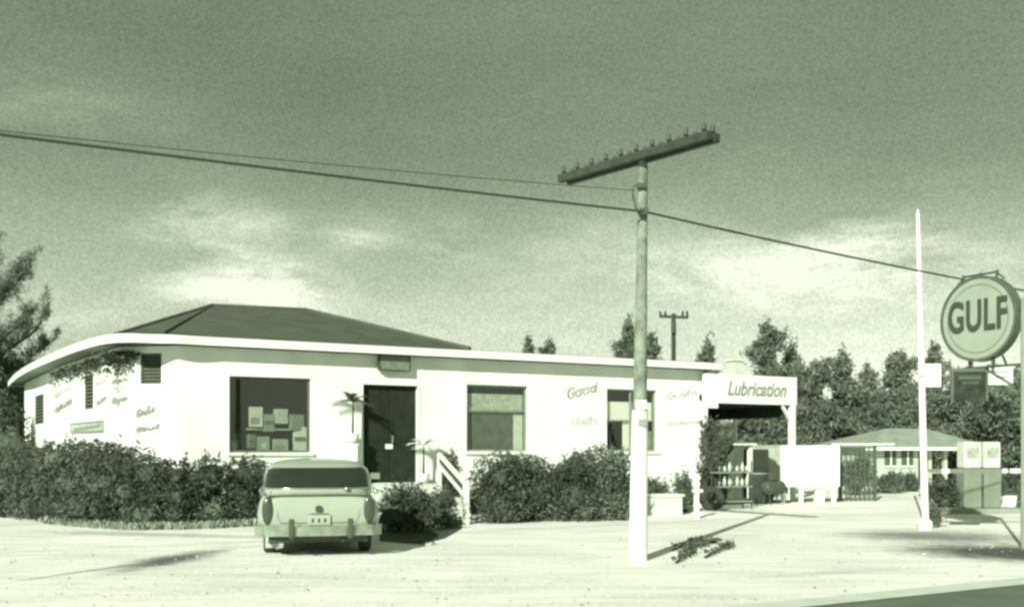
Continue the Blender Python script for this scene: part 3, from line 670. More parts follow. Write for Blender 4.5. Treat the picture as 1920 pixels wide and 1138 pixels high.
# trellis
g = G(1608, 940); tr = thing('trellis', 'dark square trellis panel right of the blank board', 'trellis', (g.x, g.y, 0), .15)
s = F/g.y; w_ = 64/s; h = 102/s
mb = MB()
for i in range(8): x = -w_/2+w_*i/7; mb.box((x, 0, h/2), (.035, .03, h))
for i in range(8): z = .08+(h-.1)*i/7; mb.box((0, .031, z), (w_, .03, .035))
mb.build('lattice', mat('trellis_green', .10, .8, .2, 5), tr)
for x in (-w_/2-.05, w_/2+.05): MB().box((x, .01, h/2+.03), (.07, .08, h+.06)).build('end_post', M_scr, tr)
mb = MB(); mb.box((.2, .03, h+.09), (w_+1.0, .06, .05)); mb.build('top_rail', M_trim, tr)

# ------------------------------------------------------------------ far house
Yh = 44.0
hs = thing('small_house', 'small pale bungalow with low grey roof and dark porch behind the flagpole', 'house', (W(1720, 0, Yh).x, Yh, 0), .25)
sc = F/Yh
def hx(px): return (px-1720)/sc
zt = W(0, 838, Yh).z; zr = W(0, 812, Yh).z
mb = MB(); mb.box(((hx(1610)+hx(1722))/2, 2, zt/2), (hx(1722)-hx(1610), 4, zt)); mb.build('wall', mat('house_wall', .50, .9, .12, 1.5), hs)
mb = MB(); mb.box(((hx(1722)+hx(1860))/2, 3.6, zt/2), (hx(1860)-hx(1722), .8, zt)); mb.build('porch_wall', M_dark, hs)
for px in (1752, 1786, 1835): mb = MB(); mb.box((hx(px), .2, zt/2), (.16, .16, zt)); mb.build('porch_post', mat('porch_pale', .5), hs)
x0, x1 = hx(1600), hx(1870)
mb = MB(); xa = hx(1715)
mb.add([(x0-.2, -.5, zt), (x1, -.5, zt), (x1, 4.5, zt), (x0-.2, 4.5, zt), (xa, 2, zr+.25), (x1-1.6, 2, zr+.25)], [(0, 1, 5, 4), (1, 2, 5), (2, 3, 4, 5), (3, 0, 4), (0, 3, 2, 1)])
mb.build('roof', mat('house_roof', .33, .9, .15, 2), hs)
mb = MB(); mb.box(((x0+x1)/2, -.52, zt-.07), (x1-x0+.2, .04, .13)); mb.build('fascia', M_trim, hs)
for a in (1662, 1698):
    mb = MB(); mb.box((hx(a), -.02, 1.3), (.55, .05, .8)); f = mb.build('window', M_scr, hs)
    mb = MB(); mb.box((hx(a), -.06, 1.3), (.05, .03, .8)); mb.box((hx(a), -.06, .87), (.65, .05, .06)); q = mb.build('frame', M_trim, f)

# ------------------------------------------------------------------ utility pole and cable
gp = G(1196, 1052); ptp = W(1206, 292, gp.y)
up = thing('utility_pole', 'tall wooden utility pole with a slanting double crossarm in front of the station', 'utility pole', gp)
H = ptp.z; lean = ptp.x-gp.x
def pole_pt(z): return Vector((lean*z/H, 0, z))
M_pole = mat('grey_pole_wood', .27, .9, .4, 5, bump=.5)
mb = MB(); mb.tube([pole_pt(z) for z in (-.1, 1, 2, 3, 4, 5, H)], [.125, .118, .108, .096, .084, .075, .066], 16); mb.build('shaft', M_pole, up)
# whitewashed lower half
mb = MB(); mb.tube([pole_pt(z) for z in (.0, 1, 2, 2.2)], [.136, .129, .119, .117], 16, cap=False); mb.build('whitewash_band', M_trim, up)
AR = W(1338, 256, 13.65)-gp; AL = W(1058, 338, 16.1)-gp; print('arm', AR, AL)
ad = (AR-AL).normalized(); side = ad.cross(Vector((0, 0, 1))).normalized()
for sg_ in (-.09, .09):
    mb = MB(); mb.bar(AL+side*sg_, AR+side*sg_, .09, .12); mb.build('crossarm', M_dwood, up, bevel=.006)
for i in range(10):
    q = AL+(AR-AL)*(.03+.94*i/9); 
    for sg_ in (-.09, .09):
        mb = MB(); c = q+side*sg_-Vector((0, 0, .02)); mb.lathe([(0, .05), (.014, .05), (.014, .10), (.03, .10), (.038, .13), (.028, .155), (.034, .18), (.018, .20), (0, .205)], c, 10); mb.build('insulator', mat('insulator_glass', .08, .45, .1, 5), up)
zc = W(0, 402, gp.y).z; zd = W(0, 358, gp.y).z
c = pole_pt(2.28); MB().box((c.x, -.125, 2.28), (.16, .02, .13)).build('pole_plate', M_trim, up)
c = pole_pt(2.05); MB().box((c.x+.02, -.13, 2.02), (.12, .02, .10)).build('pole_plate', M_grey, up)
mb = MB(); c = pole_pt(zc); mb.box((c.x, -.12, zc), (.12, .14, .10)); mb.build('cable_clamp', M_iron, up, bevel=.01)
mb = MB(); c = pole_pt(zd); mb.tube([c+Vector((-.05, -.05, .08)), c+Vector((-.14, -.10, .04)), c+Vector((-.16, -.1, -.1)), c+Vector((-.10, -.1, -.3)), c+Vector((-.02, -.10, -.40))], .012, 6)
mb.box((c.x-.03, -.08, zd+.05), (.12, .10, .07)); mb.build('wire_bracket', M_iron, up)
cp = Vector((gp.x+pole_pt(zc).x, gp.y-.17, zc))
def cable(y0, y1, dirs, z0, z1, sag):
    p = cp.copy(); q = Vector((cp.x+dirs[0], cp.y+dirs[1], z1)); pts = []
    for i in range(31):
        t = i/30; v = p.lerp(q, t); v.z = z0+(z1-z0)*t-sag*4*t*(1-t); pts.append(v)
    return pts
dl = Vector((-.876, -.482))*26; drr = Vector((.876, .482))*40
ptsL = cable(0, 0, dl, zc, 5.1, .16); ptsR = cable(0, 0, drr, zc, 5.5, .86)
mb = MB(); mb.tube(list(reversed(ptsL))+ptsR[1:], .017, 6); mb.build('overhead_cable', M_cable, label='thick black overhead cable crossing the whole sky past the pole', cat='cable')
c0 = Vector((gp.x+pole_pt(zd).x-.12, gp.y-.1, zd-.02)); pts = []
q = ptsL[12]
for i in range(31): t = i/30; v = c0.lerp(q, t); v.z -= .06*4*t*(1-t)*.9; pts.append(v)
MB().tube(pts, .006, 5).build('drop_wire', M_cable, label='thin drop wire just above the thick cable left of the pole', cat='wire')

# distant small utility pole
Yd = 62; b = W(1263, 0, Yd); up2 = thing('utility_pole', 'small distant dark utility pole with crossarm rising behind the roof', 'utility pole', (b.x, Yd, 0), -.15)
zt = W(0, 588, Yd).z
MB().tube([(0, 0, 0), (0, 0, zt)], [.17, .13], 10).build('shaft', M_dwood, up2)
mb = MB(); mb.bar((-.85, 0, zt-.15), (.9, 0, zt-.25), .14, .16); mb.build('crossarm', M_dwood, up2)
for x in (-.8, -.5, .55, .82): MB().lathe([(0, -.1), (.06, -.1), (.08, .1), (.04, .25), (0, .25)], (x, 0, zt-.08), 8).build('insulator', M_dwood, up2)
MB().tube([(0, -.2, zt-1.2), (0, -.2, zt-.55)], .16, 8).build('transformer', M_iron, up2)

# ------------------------------------------------------------------ white flagpole
g = G(1735, 994); fp = thing('flagpole', 'tall slim white pole standing right of the open shell lot', 'flagpole', g)
tp = W(1721, 400, g.y)-g
mb = MB(); mb.tube([(0, 0, 0), tp*.35, tp*.7, tp], [.078, .066, .05, .034], 14); mb.build('shaft', M_board, fp)
mb = MB(); mb.lathe([(0, 0), (.15, 0), (.14, .16), (.09, .22), (.0, .22)], seg=16); mb.build('footing', M_trim, fp)
mb = MB(); mb.tube([tp+Vector((0, 0, -.01)), tp+Vector((0, 0, .08))], [.03, .01], 8); mb.build('finial', M_board, fp)
mb = MB(); mb.bar((-.06, -.02, .25), (-.20, .05, .70), .035, .035); mb.build('brace_strut', M_iron, fp)
# white rail running right from the pole
pr0 = W(1741, 883, 20.4); 
rl = thing('rail_fence', 'white single rail fence running right from the flagpole', 'fence', (pr0.x, pr0.y, 0))
mb = MB(); mb.bar((-.01, .02, pr0.z), (2.9, .10, pr0.z+.01), .05, .085); mb.build('rail', M_board, rl)
for x in (2.2,): MB().box((x, .12, pr0.z/2-.03), (.08, .07, pr0.z-.1)).build('post', M_trim, rl)

# ------------------------------------------------------------------ round sign
Ys = 17.3; c = W(1838, 598, Ys); Rd = 80/F*Ys; yaw = -math.radians(61)
gs = thing('round_sign', 'large round pale GULF sign with dark letters on a post', 'sign', (c.x, c.y, 0), yaw)
M_face = mat('sign_face', .37, .55, .07, 3); M_rim = mat('sign_rim', .13, .6, .15, 6); M_let = mat('sign_letters', .07, .6, .1, 6)
mb = MB(); mb.disc((0, 0, c.z), (0, 1, 0), 0, Rd-.05, .16, 48)
# enamel face as a filled disc
o = mb.build('sign_face', M_face, gs)
MB().disc((0, 0, c.z), (0, 1, 0), Rd-.04, Rd, .19, 64).build('rim', M_rim, gs)
mb = MB(); mb.bar((-.35, 0, c.z-Rd-.10), (Rd+.06, 0, c.z-Rd-.10), .04, .04)
for x in (-.2, .25): mb.bar((x, 0, c.z-Rd-.12), (x, 0, c.z-Rd+.05), .04, .04)
mb.bar((Rd-.08, 0, c.z+.1), (Rd+.06, 0, c.z+.1), .04, .04); mb.build('support_arm', M_iron, gs)
MB().disc((0, -.083, c.z), (0, 1, 0), Rd-.16, Rd-.14, .006, 64).build('inner_line', mat('sign_line', .22), gs)
RT = Matrix(((1, 0, 0), (0, 0, -1), (0, 1, 0)))
t_ = text('letters', 'GULF', .74, .012, M_let, (0, -.095, 0), RT, None, .014, 0, .50, 1.08); wx = [v.co.x for v in t_.data.vertices]; kx = 1.12/(max(wx)-min(wx)); t_.data.transform(Matrix.Diagonal((kx, 1, 1, 1))); t_.parent = gs; t_.location.z = c.z+.03
mb = MB(); mb.tube([(Rd+.06, 0, 0), (Rd+.06, 0, c.z+.25)], .035, 12); mb.build('post', M_grey, gs)
mb = MB(); mb.tube([(-.45, .0, c.z+Rd-.10), (-.3, 0, c.z+Rd+.03), (.3, 0, c.z+Rd+.03), (.45, 0, c.z+Rd-.10)], .018, 6)
for x in (-.3, 0, .3): mb.tube([(x, 0, c.z+Rd-.09), (x*1.1, 0, c.z+Rd+.06)], .02, 6)
mb.build('lamp_bracket', M_iron, gs)
# secondary signs
s = F/Ys
Ys += .1; p = W(1811, 752, Ys); dk = thing('hanging_sign', 'dark square framed sign hanging under the round sign', 'sign', (p.x, p.y-.12, p.z), -.1)
hh = 54/s; ww = 58/s
MB().box((0, 0, hh/2), (ww, .05, hh)).build('panel', mat('dark_panel', .05, .8, .5, 7, spec=.1), dk)
mb = MB(); mb.box((0, 0, hh+.03), (ww+.1, .08, .06)); mb.box((-ww/2-.02, 0, hh/2), (.04, .08, hh)); mb.box((ww/2+.02, 0, hh/2), (.04, .08, hh)); mb.build('frame', M_rim, dk)
mb = MB(); mb.box((0, -.03, hh*.80), (ww*.7, .012, .07)); mb.box((.02, -.03, hh*.62), (ww*.5, .012, .05)); mb.build('faded_stripe', M_scr, dk)
MB().bar((.05, 0, hh+.06), (.05, .0, hh+.2), .03, .03).build('hanger', M_iron, dk)
p = W(1869, 722, Ys); wh = thing('hanging_sign', 'small white sign hanging right of the dark sign under the round sign', 'sign', (p.x, p.y-.1, p.z), .05)
ww = 48/s; hh = 38/s
MB().box((0, 0, hh/2), (ww, .05, hh)).build('panel', M_board, wh)
mb = MB(); mb.box((0, -.028, hh*.62), (ww*.6, .008, .022)); mb.box((.02, -.028, hh*.38), (ww*.5, .008, .02)); mb.build('faded_stripe', M_faint, wh)
mb = MB(); mb.bar((-.1, 0, hh), (-.16, .02, hh+.16), .03, .03); mb.bar((.12, 0, hh), (.06, .02, hh+.16), .03, .03); mb.build('hanger', M_iron, wh)
p = W(1757, 724, Ys); wl = thing('hanging_sign', 'plain pale sign between the flagpole and the dark sign', 'sign', (p.x, p.y+.2, p.z))
MB().box((0, 0, .2), (32/s, .04, .4)).build('panel', M_trim, wl); MB().bar((16/s, 0, .3), (36/s, -.1, .3), .03, .03).build('hanger', M_iron, wl)

# fuel pumps on an island
gi = G(1835, 962); isl = thing('pump_island', 'low concrete island under the two fuel pumps', 'kerb', (gi.x, gi.y, 0), .1)
MB().box((.1, 0, .07), (2.1, .8, .14)).build('slab', M_grey, isl, bevel=.02)
fpz = thing('fuel_pump', 'left fuel pump with white lit head beside the round sign post', 'fuel pump', (gi.x-.25, gi.y, .14), .1, group='fuel pumps on the island')
s = F/gi.y; ht = 1.68
mb = MB(); mb.box((0, 0, .5), (.46, .42, 1.0)); mb.build('cabinet', mat('pump_grey', .24, .5, .15, 3), fpz, bevel=.03)
mb = MB(); mb.box((0, 0, 1.0+.34), (.44, .38, .66)); mb.build('pump_head', mat('pump_white', .62, .5, .1, 4), fpz, bevel=.03)
mb = MB(); mb.box((0, -.196, 1.4), (.32, .012, .28)); mb.build('dial', mat('pump_dial', .40, .4, .35, 9), fpz)
mb = MB(); mb.tube([(.23, -.05, 1.0), (.31, -.12, .9), (.32, -.14, .45), (.30, -.14, .3), (.27, -.12, .5), (.25, -.1, .8)], .018, 7); mb.build('hose', M_tyre, fpz)
mb = MB(); mb.bar((.25, -.1, .78), (.26, -.14, .98), .04, .05); mb.build('nozzle', M_chrome, fpz)
f2_ = copy_tree(fpz); f2_.location = (gi.x+.27, gi.y+.05, .14); f2_['label'] = 'right fuel pump of the pair standing on the island'
# bucket, cans right of pumps
for i, (px, lab) in enumerate(((1878, 'white bucket on the ground just right of the fuel pumps'), (1898, 'white can at the right edge beside the bucket'))):
    g = G(px, 960); t_ = thing('bucket', lab, 'bucket', (g.x, g.y+.1, 0))
    MB().lathe([(0, 0), (.12, 0), (.16, .42), (.145, .42), (.11, .02), (0, .02)], seg=18).build('pail', M_trim, t_)
    MB().tube([(-.15, 0, .42), (-.12, 0, .55), (0, 0, .6), (.12, 0, .55), (.15, 0, .42)], .008, 6).build('handle', M_iron, t_)

# ------------------------------------------------------------------ things before the right end of the wall
g = G(1245, 966); bx = thing('box_planter', 'low pale masonry planter box before the right end of the wall', 'planter', (g.x, g.y, 0), .4)
MB().box((0, 0, .24), (.75, .5, .48)).build('trough', M_concrete, bx, bevel=.015)
MB().box((0, 0, .50), (.82, .57, .05)).build('rim', M_trim, bx)
g = G(1306, 972); ps = thing('slatted_post', 'short white slatted post at the right corner of the station', 'post', (g.x, g.y, 0), .3)
h = 84/F*g.y
MB().box((0, 0, h/2), (.09, .09, h)).build('upright', M_board, ps)
for i in range(6): MB().box((-.02+.04*math.sin(i*3), -.06, .12+i*(h-.2)/5+.03*math.sin(i*7)), (.26-.07*(i % 3), .025, .07)).build('slat', M_board, ps)

# ------------------------------------------------------------------ the car
cg = G(598, 1046)
car = thing('parked_car', 'rounded pale sedan parked nose in before the hedge, seen from behind', 'car', (cg.x, cg.y, 0), math.radians(12.0))
M_paint = mat('car_paint', .40, .2, .03, 3, spec=.5); M_cglass = mat('car_glass', .03, .12, .1, 4, spec=.6); M_lamp = mat('tail_lamp', .07, .25, .1, 4, spec=.5)
def ring(w, zb, zt, y, e=4.2, nn=36):
    out = []
    for k_ in range(nn):
        a = 2*math.pi*k_/nn; cx_, sx_ = math.cos(a), math.sin(a)
        zc_ = (zb+zt)/2; x = w*math.copysign(abs(cx_)**(2/e), cx_); z = (zt-zb)/2*math.copysign(abs(sx_)**(2/e), sx_)
        if z > 0: x *= 1-.10*(z/((zt-zb)/2))**2
        out.append((x, y, zc_+z))
    return out
stn = [(-.0, .70, .50, .90), (.01, .80, .46, .93), (.05, .86, .42, .955), (.13, .895, .37, .975), (.35, .915, .33, 1.0), (.8, .92, .30, 1.03), (1.5, .925, .28, 1.05), (2.5, .925, .28, 1.05), (3.3, .92, .28, 1.04), (3.9, .90, .29, 1.0), (4.35, .86, .33, .92), (4.6, .78, .40, .84), (4.68, .5, .5, .76)]
rings = [ring(w, a, b, y) for y, w, a, b in stn]; nn = 36
mb = MB(); fs = []
for i in range(len(rings)-1):
    for k_ in range(nn): k2 = (k_+1) % nn; fs.append((i*nn+k_, i*nn+k2, (i+1)*nn+k2, (i+1)*nn+k_))
fs += [tuple(range(nn)), tuple(reversed(range((len(rings)-1)*nn, len(rings)*nn)))]
mb.add([v for r_ in rings for v in r_], fs, True); body = mb.build('body', M_paint, car)
GH = [(.94, .885, .16, 3.6), (1.05, .87, .27, 3.45), (1.15, .855, .40, 3.28), (1.25, .83, .54, 3.08), (1.33, .795, .67, 2.92), (1.385, .75, .78, 2.8), (1.43, .66, .95, 2.65), (1.46, .5, 1.15, 2.45), (1.48, .2, 1.5, 2.25)]
def GS(th, z):
    for i in range(len(GH)-1):
        if GH[i][0] <= z <= GH[i+1][0]+1e-6:
            t = (z-GH[i][0])/(GH[i+1][0]-GH[i][0]); hw, y0, y1 = [GH[i][j]*(1-t)+GH[i+1][j]*t for j in (1, 2, 3)]; break
    e_ = 4.2; c_, s_ = math.cos(th), math.sin(th)
    return Vector((hw*math.copysign(abs(c_)**(2/e_), c_), (y0+y1)/2+(y1-y0)/2*math.copysign(abs(s_)**(2/e_), s_), z))
mb = MB(); nn = 48; rows = []
for g_ in GH: rows.append([GS(2*math.pi*k_/nn, g_[0]) for k_ in range(nn)])
fs = []
for i in range(len(rows)-1):
    for k_ in range(nn): k2 = (k_+1) % nn; fs.append((i*nn+k_, i*nn+k2, (i+1)*nn+k2, (i+1)*nn+k_))
fs.append(tuple(range((len(rows)-1)*nn, len(rows)*nn)))
mb.add([v for r_ in rows for v in r_], fs, True); mb.build('cabin', M_paint, car)
def patch(th0, th1, z0, z1, off, rp=5, nu=24, nv=10, m=M_cglass, name='window', shrink=0):
    mb = MB(); vs = []; cc = Vector((0, (GS(-math.pi/2, 1.2).y+GS(math.pi/2, 1.2).y)/2, 1.15))
    for j in range(nv+1):
        t = -1+2*j/nv; ext = (1-abs(t)**rp)**(1/rp) if abs(t) < 1 else .55
        if t < 0: ext = max(ext, .93)
        ext = max(ext, .62)
        for i in range(nu+1):
            s_ = (-1+2*i/nu)*ext; p_ = GS((th0+th1)/2+(th1-th0)/2*s_, (z0+z1)/2+(z1-z0)/2*t); o_ = (p_-cc); o_.z *= .6; vs.append(p_+o_.normalized()*off)
    fs = [(j*(nu+1)+i, j*(nu+1)+i+1, (j+1)*(nu+1)+i+1, (j+1)*(nu+1)+i) for j in range(nv) for i in range(nu)]
    mb.add(vs, fs, True); return mb.build(name, m, car)
R = math.radians
patch(R(-90-74), R(-90+74), 1.05, 1.345, .012, name='rear_window')
patch(R(90-60), R(90+60), 1.07, 1.36, .012, name='windscreen')
for a, b in ((R(-28), R(-3)), (R(3), R(28)), (R(180-28), R(177)), (R(183), R(180+28))): patch(a, b, 1.09, 1.33, .012, rp=9, name='side_window')
# chrome strip under rear glass
mb = MB(); mb.tube([GS(R(-90+t_), 1.045)+Vector((0, -.02, -.01)) for t_ in range(-70, 71, 4)], .014, 6); mb.build('window_trim', M_chrome, car)
for sx in (-1, 1): MB().tube([(sx*.84, .06, .955), (sx*.87, .3, 1.0), (sx*.87, .8, 1.03)], .014, 6).build('fender_trim', M_chrome, car)
mb = MB(); mb.tube([(-.74, .045, .93), (-.4, .0, .945), (.4, .0, .945), (.74, .045, .93)], .016, 6); mb.build('boot_trim', M_scr, car)
MB().lathe([(0, -.03), (.035, -.02), (.035, .02), (0, .03)], (.42, .20, 1.03), 10).build('boot_glint', M_chrome, car)  # chrome blob added as a highlight below the rear glass
MB().lathe([(0, -.03), (.04, -.02), (.045, .03), (0, .05)], (.86, .10, .985), 10).build('fender_glint', M_chrome, car)  # chrome blob added as a highlight on the right fender
# bumper, guards
mb = MB(); bp_ = [(-.93, .28, .42), (-.92, .06, .42), (-.80, -.08, .42), (-.4, -.13, .42), (0, -.14, .42), (.4, -.13, .42), (.80, -.08, .42), (.92, .06, .42), (.93, .28, .42)]
for i in range(len(bp_)-1): mb.bar(bp_[i], bp_[i+1], .035, .15)
mb.build('bumper', mat('bumper_pale', .40, .25, .3, 6, metal=.6), car)
for x in (-.40, .46): mb = MB(); mb.box((x, -.18, .455), (.085, .07, .30)); mb.build('bumper_guard', M_iron, car, bevel=.025)
MB().box((0, .06, .32), (1.45, .10, .14)).build('rear_valance', M_iron, car)
for sx in (-1, 1):
    mb = MB(); prof = []
    vs = [];
    for j in range(9):
        ph = -math.pi/2+math.pi*j/8
        for i in range(20):
            a = 2*math.pi*i/20; vs.append((sx*.745+.09*math.cos(ph)*math.cos(a), .07-.07*(1+math.sin(ph))*.5-.0, .72+.215*math.cos(ph)*math.sin(a)))
    vs = [(x, y-.02, z) for x, y, z in vs]
    mb.add(vs, [(j*20+i, j*20+(i+1) % 20, (j+1)*20+(i+1) % 20, (j+1)*20+i) for j in range(8) for i in range(20)], True); mb.build('tail_lamp', M_lamp, car)
MB().disc((0, -.005, .74), (0, 1, 0), 0, .055, .05, 20).build('boot_emblem', M_lamp, car)
mb = MB(); mb.box((0, -.03, .575), (.34, .02, .15)); pl_ = mb.build('licence_plate', mat('plate_paint', .42, .5), car, bevel=.005)
mb = MB()
for x in (-.09, .0, .09): mb.box((x, -.043, .57), (.035, .004, .06))
q = mb.build('plate_characters', M_iron, pl_)
mb = MB(); mb.tube([(-.15, .0, .66), (0, -.02, .675), (.15, .0, .66)], .015, 6); mb.build('boot_handle', M_chrome, car)
mb = MB(); mb.tube([(-.70, .20, 1.003), (-.71, .07, .95), (-.62, .012, .84), (-.60, .0, .62), (-.55, -.0, .53), (.55, -.0, .53), (.60, .0, .62), (.62, .012, .84), (.71, .07, .95), (.70, .20, 1.003)], .007, 5); mb.build('boot_seam', M_scr, car)
for y in (.95, 3.75):
    for sx in (-1, 1):
        w_ = tyre_mesh(.345, .095, 'X', (sx*.74, y, .345)).build('wheel', M_tyre, car)
        MB().lathe([(0, sx*.075), (.1, sx*.08), (.17, sx*.05), (.19, 0), (.17, -sx*.05), (0, -sx*.06)], (sx*.74, y, .345), 20, 'X').build('rim', M_chrome, w_)
MB().box((-.70, .62, .21), (.20, .02, .20)).build('added_pale_panel', mat('added_panel_pale', .55, .7, .2, 9), car, bevel=.01)  # pale panel added for the bright patch at the left rear wheel
MB().tube([(.35, -.03, .27), (.35, .4, .27)], .025, 8).build('exhaust_pipe', M_iron, car)
MB().box((0, 2.3, .25), (1.5, 3.6, .12)).build('underbody', M_iron, car)
for sx in (1,):
    mb = MB(); mb.tube([(sx*.88, 2.95, 1.08), (sx*1.0, 2.95, 1.13)], .012, 6); mb.box((sx*1.06, 2.93, 1.15), (.16, .05, .11)); mb.build('wing_mirror', M_chrome, car)

# ------------------------------------------------------------------ hedges and bushes
rng = np.random.default_rng(4)
def hedge(name, line, base_w, zt_fn, label, m, dens=420, size=.075, seed=1, parent=None):
    """leafy hedge along a polyline; upright sprays, ragged top"""
    rng = np.random.default_rng(seed); cl = []; P = []
    for i in range(len(line)-1):
        a, b = Vector(line[i]), Vector(line[i+1]); L_ = (b-a).length; k_ = max(1, int(L_/.45))
        for j in range(k_):
            c_ = a.lerp(b, (j+.5)/k_); h_ = zt_fn((i+(j+.5)/k_)/(len(line)-1))*(.93+.12*rng.random())
            for lev in range(3):
                rz_ = h_*.24; z_ = h_*(.22+.28*lev)
                cl.append(((c_.x+rng.normal()*.08, c_.y+rng.normal()*.10, z_), (.42+.1*rng.random(), base_w*(.5+.08*rng.random()), rz_)))
    P = clump_points(cl, dens/3, rng, .82, 1.12)
    # loose sprays on top
    sp = []
    for c_, r_ in cl[2::3]:
        for q in range(5):
            o_ = np.array(c_)+np.array([rng.normal()*.22, rng.normal()*base_w*.2, r_[2]*.8]); hh_ = .08+.25*rng.random()**2
            n_ = 14; t_ = rng.random(n_)[:, None]; sp.append(o_+t_*np.array([rng.normal()*.06, rng.normal()*.06, hh_])+rng.normal(size=(n_, 3))*.03)
    P = np.concatenate([P]+sp); P = P[P[:, 2] > .02]
    core = [(c_, tuple(np.array(r_)*.66)) for c_, r_ in cl]
    root = thing(name, label, 'hedge', (line[0][0], line[0][1], 0))
    f = foliage('foliage', P, size, m, None, seed, .62, core=core); f.parent = root; f.matrix_parent_inverse = Matrix.Translation(-root.location)
    mb = MB()
    for c_, r_ in cl[::3]:
        mb.tube([(c_[0], c_[1], -.02), (c_[0]+.05, c_[1], c_[2]+.3)], [.025, .015], 6)
    s_ = mb.build('stems', M_dwood); s_.parent = root; s_.matrix_parent_inverse = Matrix.Translation(-root.location)
    return root
hl = []
for px, py in ((-90, 968), (0, 972), (90, 980), (170, 988), (250, 993), (340, 992), (420, 989), (500, 984)):
    q = G(px, py); hl.append((q.x, q.y+.45))
def hz_(t):  # hedge height from image top line
    xs = -90+590*t; py = np.interp(xs, [-90, 0, 60, 150, 240, 300, 330, 400, 500], [836, 838, 838, 838, 846, 862, 866, 862, 862]); by = np.interp(xs, [-90, 500], [975, 985]); Y = 1900*1.65/(by-840)+.4
    return EYE-(py-HOR)/F*Y
hedge('hedge', hl, 1.1, hz_, 'long dense dark hedge along the left side of the station', M_hedge, 800, .08, 11)
def bush(px, py, w_px, top, lab, m=M_bush, seed=1, dens=360, size=.075, squash=.8, name='bush', group=None, ragged=True, depth=None, cat='bush'):
    g = G(px, py); s_ = F/g.y; R_ = w_px/s_/2; H_ = EYE-(top-HOR)/s_; R_ *= 1.18; g.y += R_*.5; rng = np.random.default_rng(seed); g.x = (px-CX)/F*g.y
    dp = depth or R_*.8; cl = [((0, 0, H_*.42), (R_*.80, dp*.8, H_*.44))]
    for k_ in range(11):
        a = rng.random()*2*math.pi; zz = rng.random(); rr_ = math.sqrt(rng.random())
        cl.append(((R_*.62*math.cos(a)*rr_, dp*.6*math.sin(a)*rr_, H_*(.15+.65*zz)), (R_*.36, dp*.36, H_*.19)))
    P = clump_points(cl, dens, rng, .8, 1.15)
    for c_, r_ in cl[1:]:
        for q in range(4):
            dv = rng.normal(size=3); dv[2] = abs(dv[2])+.6; dv /= np.linalg.norm(dv); n_ = 16; t_ = rng.random(n_)[:, None]
            P = np.concatenate([P, np.array(c_)+dv*np.array(r_)*.9+t_*dv*.22+rng.normal(size=(n_, 3))*.03])
    P = P[P[:, 2] > .02]
    root = thing(name, lab, cat, (g.x, g.y, 0), group=group)
    foliage('foliage', P, size, m, root, seed, .6, core=[(c_, tuple(np.array(r_)*.62)) for c_, r_ in cl])
    mb = MB()
    for k_ in range(5): a = k_*1.3; mb.tube([(.06*math.cos(a), .06*math.sin(a), 0), (R_*.4*math.cos(a), dp*.3*math.sin(a), H_*.5)], [.03, .012], 6)
    mb.build('stems', M_dwood, root); return root
bush(846, 966, 42, 838, 'narrow dark bush against the wall behind the stair rail', M_hedge, 39)
bush(932, 984, 120, 826, 'tall leafy bush directly right of the stair rail', M_hedge, 21)
bush(990, 981, 150, 842, 'dark bush under the second shop window', M_hedge, 22)
bush(1062, 980, 120, 850, 'middle bush between the two right hand windows', M_hedge, 23)
bush(1118, 978, 140, 818, 'rounded bush touching the utility pole on its left', M_bush, 24)
bush(1160, 976, 60, 880, 'small low bush at the foot of the utility pole', M_bush, 25)
bush(1225, 958, 60, 892, 'low bush behind the planter box right of the pole', M_bush, 26, size=.06)
bush(1283, 962, 50, 890, 'narrow low bush beside the slatted post', M_bush, 27, size=.06)
bush(818, 988, 90, 924, 'low sprawling bush at the foot of the steps right of the car', M_hedge, 28, size=.06)
bush(785, 1000, 90, 918, 'small added dark bush between two low bushes right of the car', M_hedge, 38, size=.06)  # extra bush put in to extend the car's shadow
bush(742, 1000, 90, 912, 'low dark bush between the car and the steps', M_hedge, 29, size=.06)
bush(1338, 955, 60, 768, 'tall dark bush at the left side of the lubrication bay', M_hedge, 30)
bush(1772, 962, 80, 893, 'dark round bush left of the fuel pumps behind the rail', M_hedge, 31)
bush(1890, 955, 60, 888, 'bush right of the fuel pumps behind the rail', M_bush, 32)
bush(1608, 930, 70, 850, 'bush showing through the trellis', M_bush, 33)
bush(1665, 926, 60, 890, 'low bush against the pale bungalow wall', M_bush, 34)
bush(1700, 922, 50, 885, 'low bush beside the bungalow porch left of the flagpole', M_hedge, 35)
# tree-like shrub leaves beyond the far left corner of the wall
bush(14, 935, 100, 735, 'tall dark shrub at the far left end of the station', M_hedge, 36, size=.12, dens=90)
# small weeds at the flagpole foot
bush(1752, 990, 26, 955, 'small weed tuft at the foot of the flagpole', M_bush, 37, size=.05)

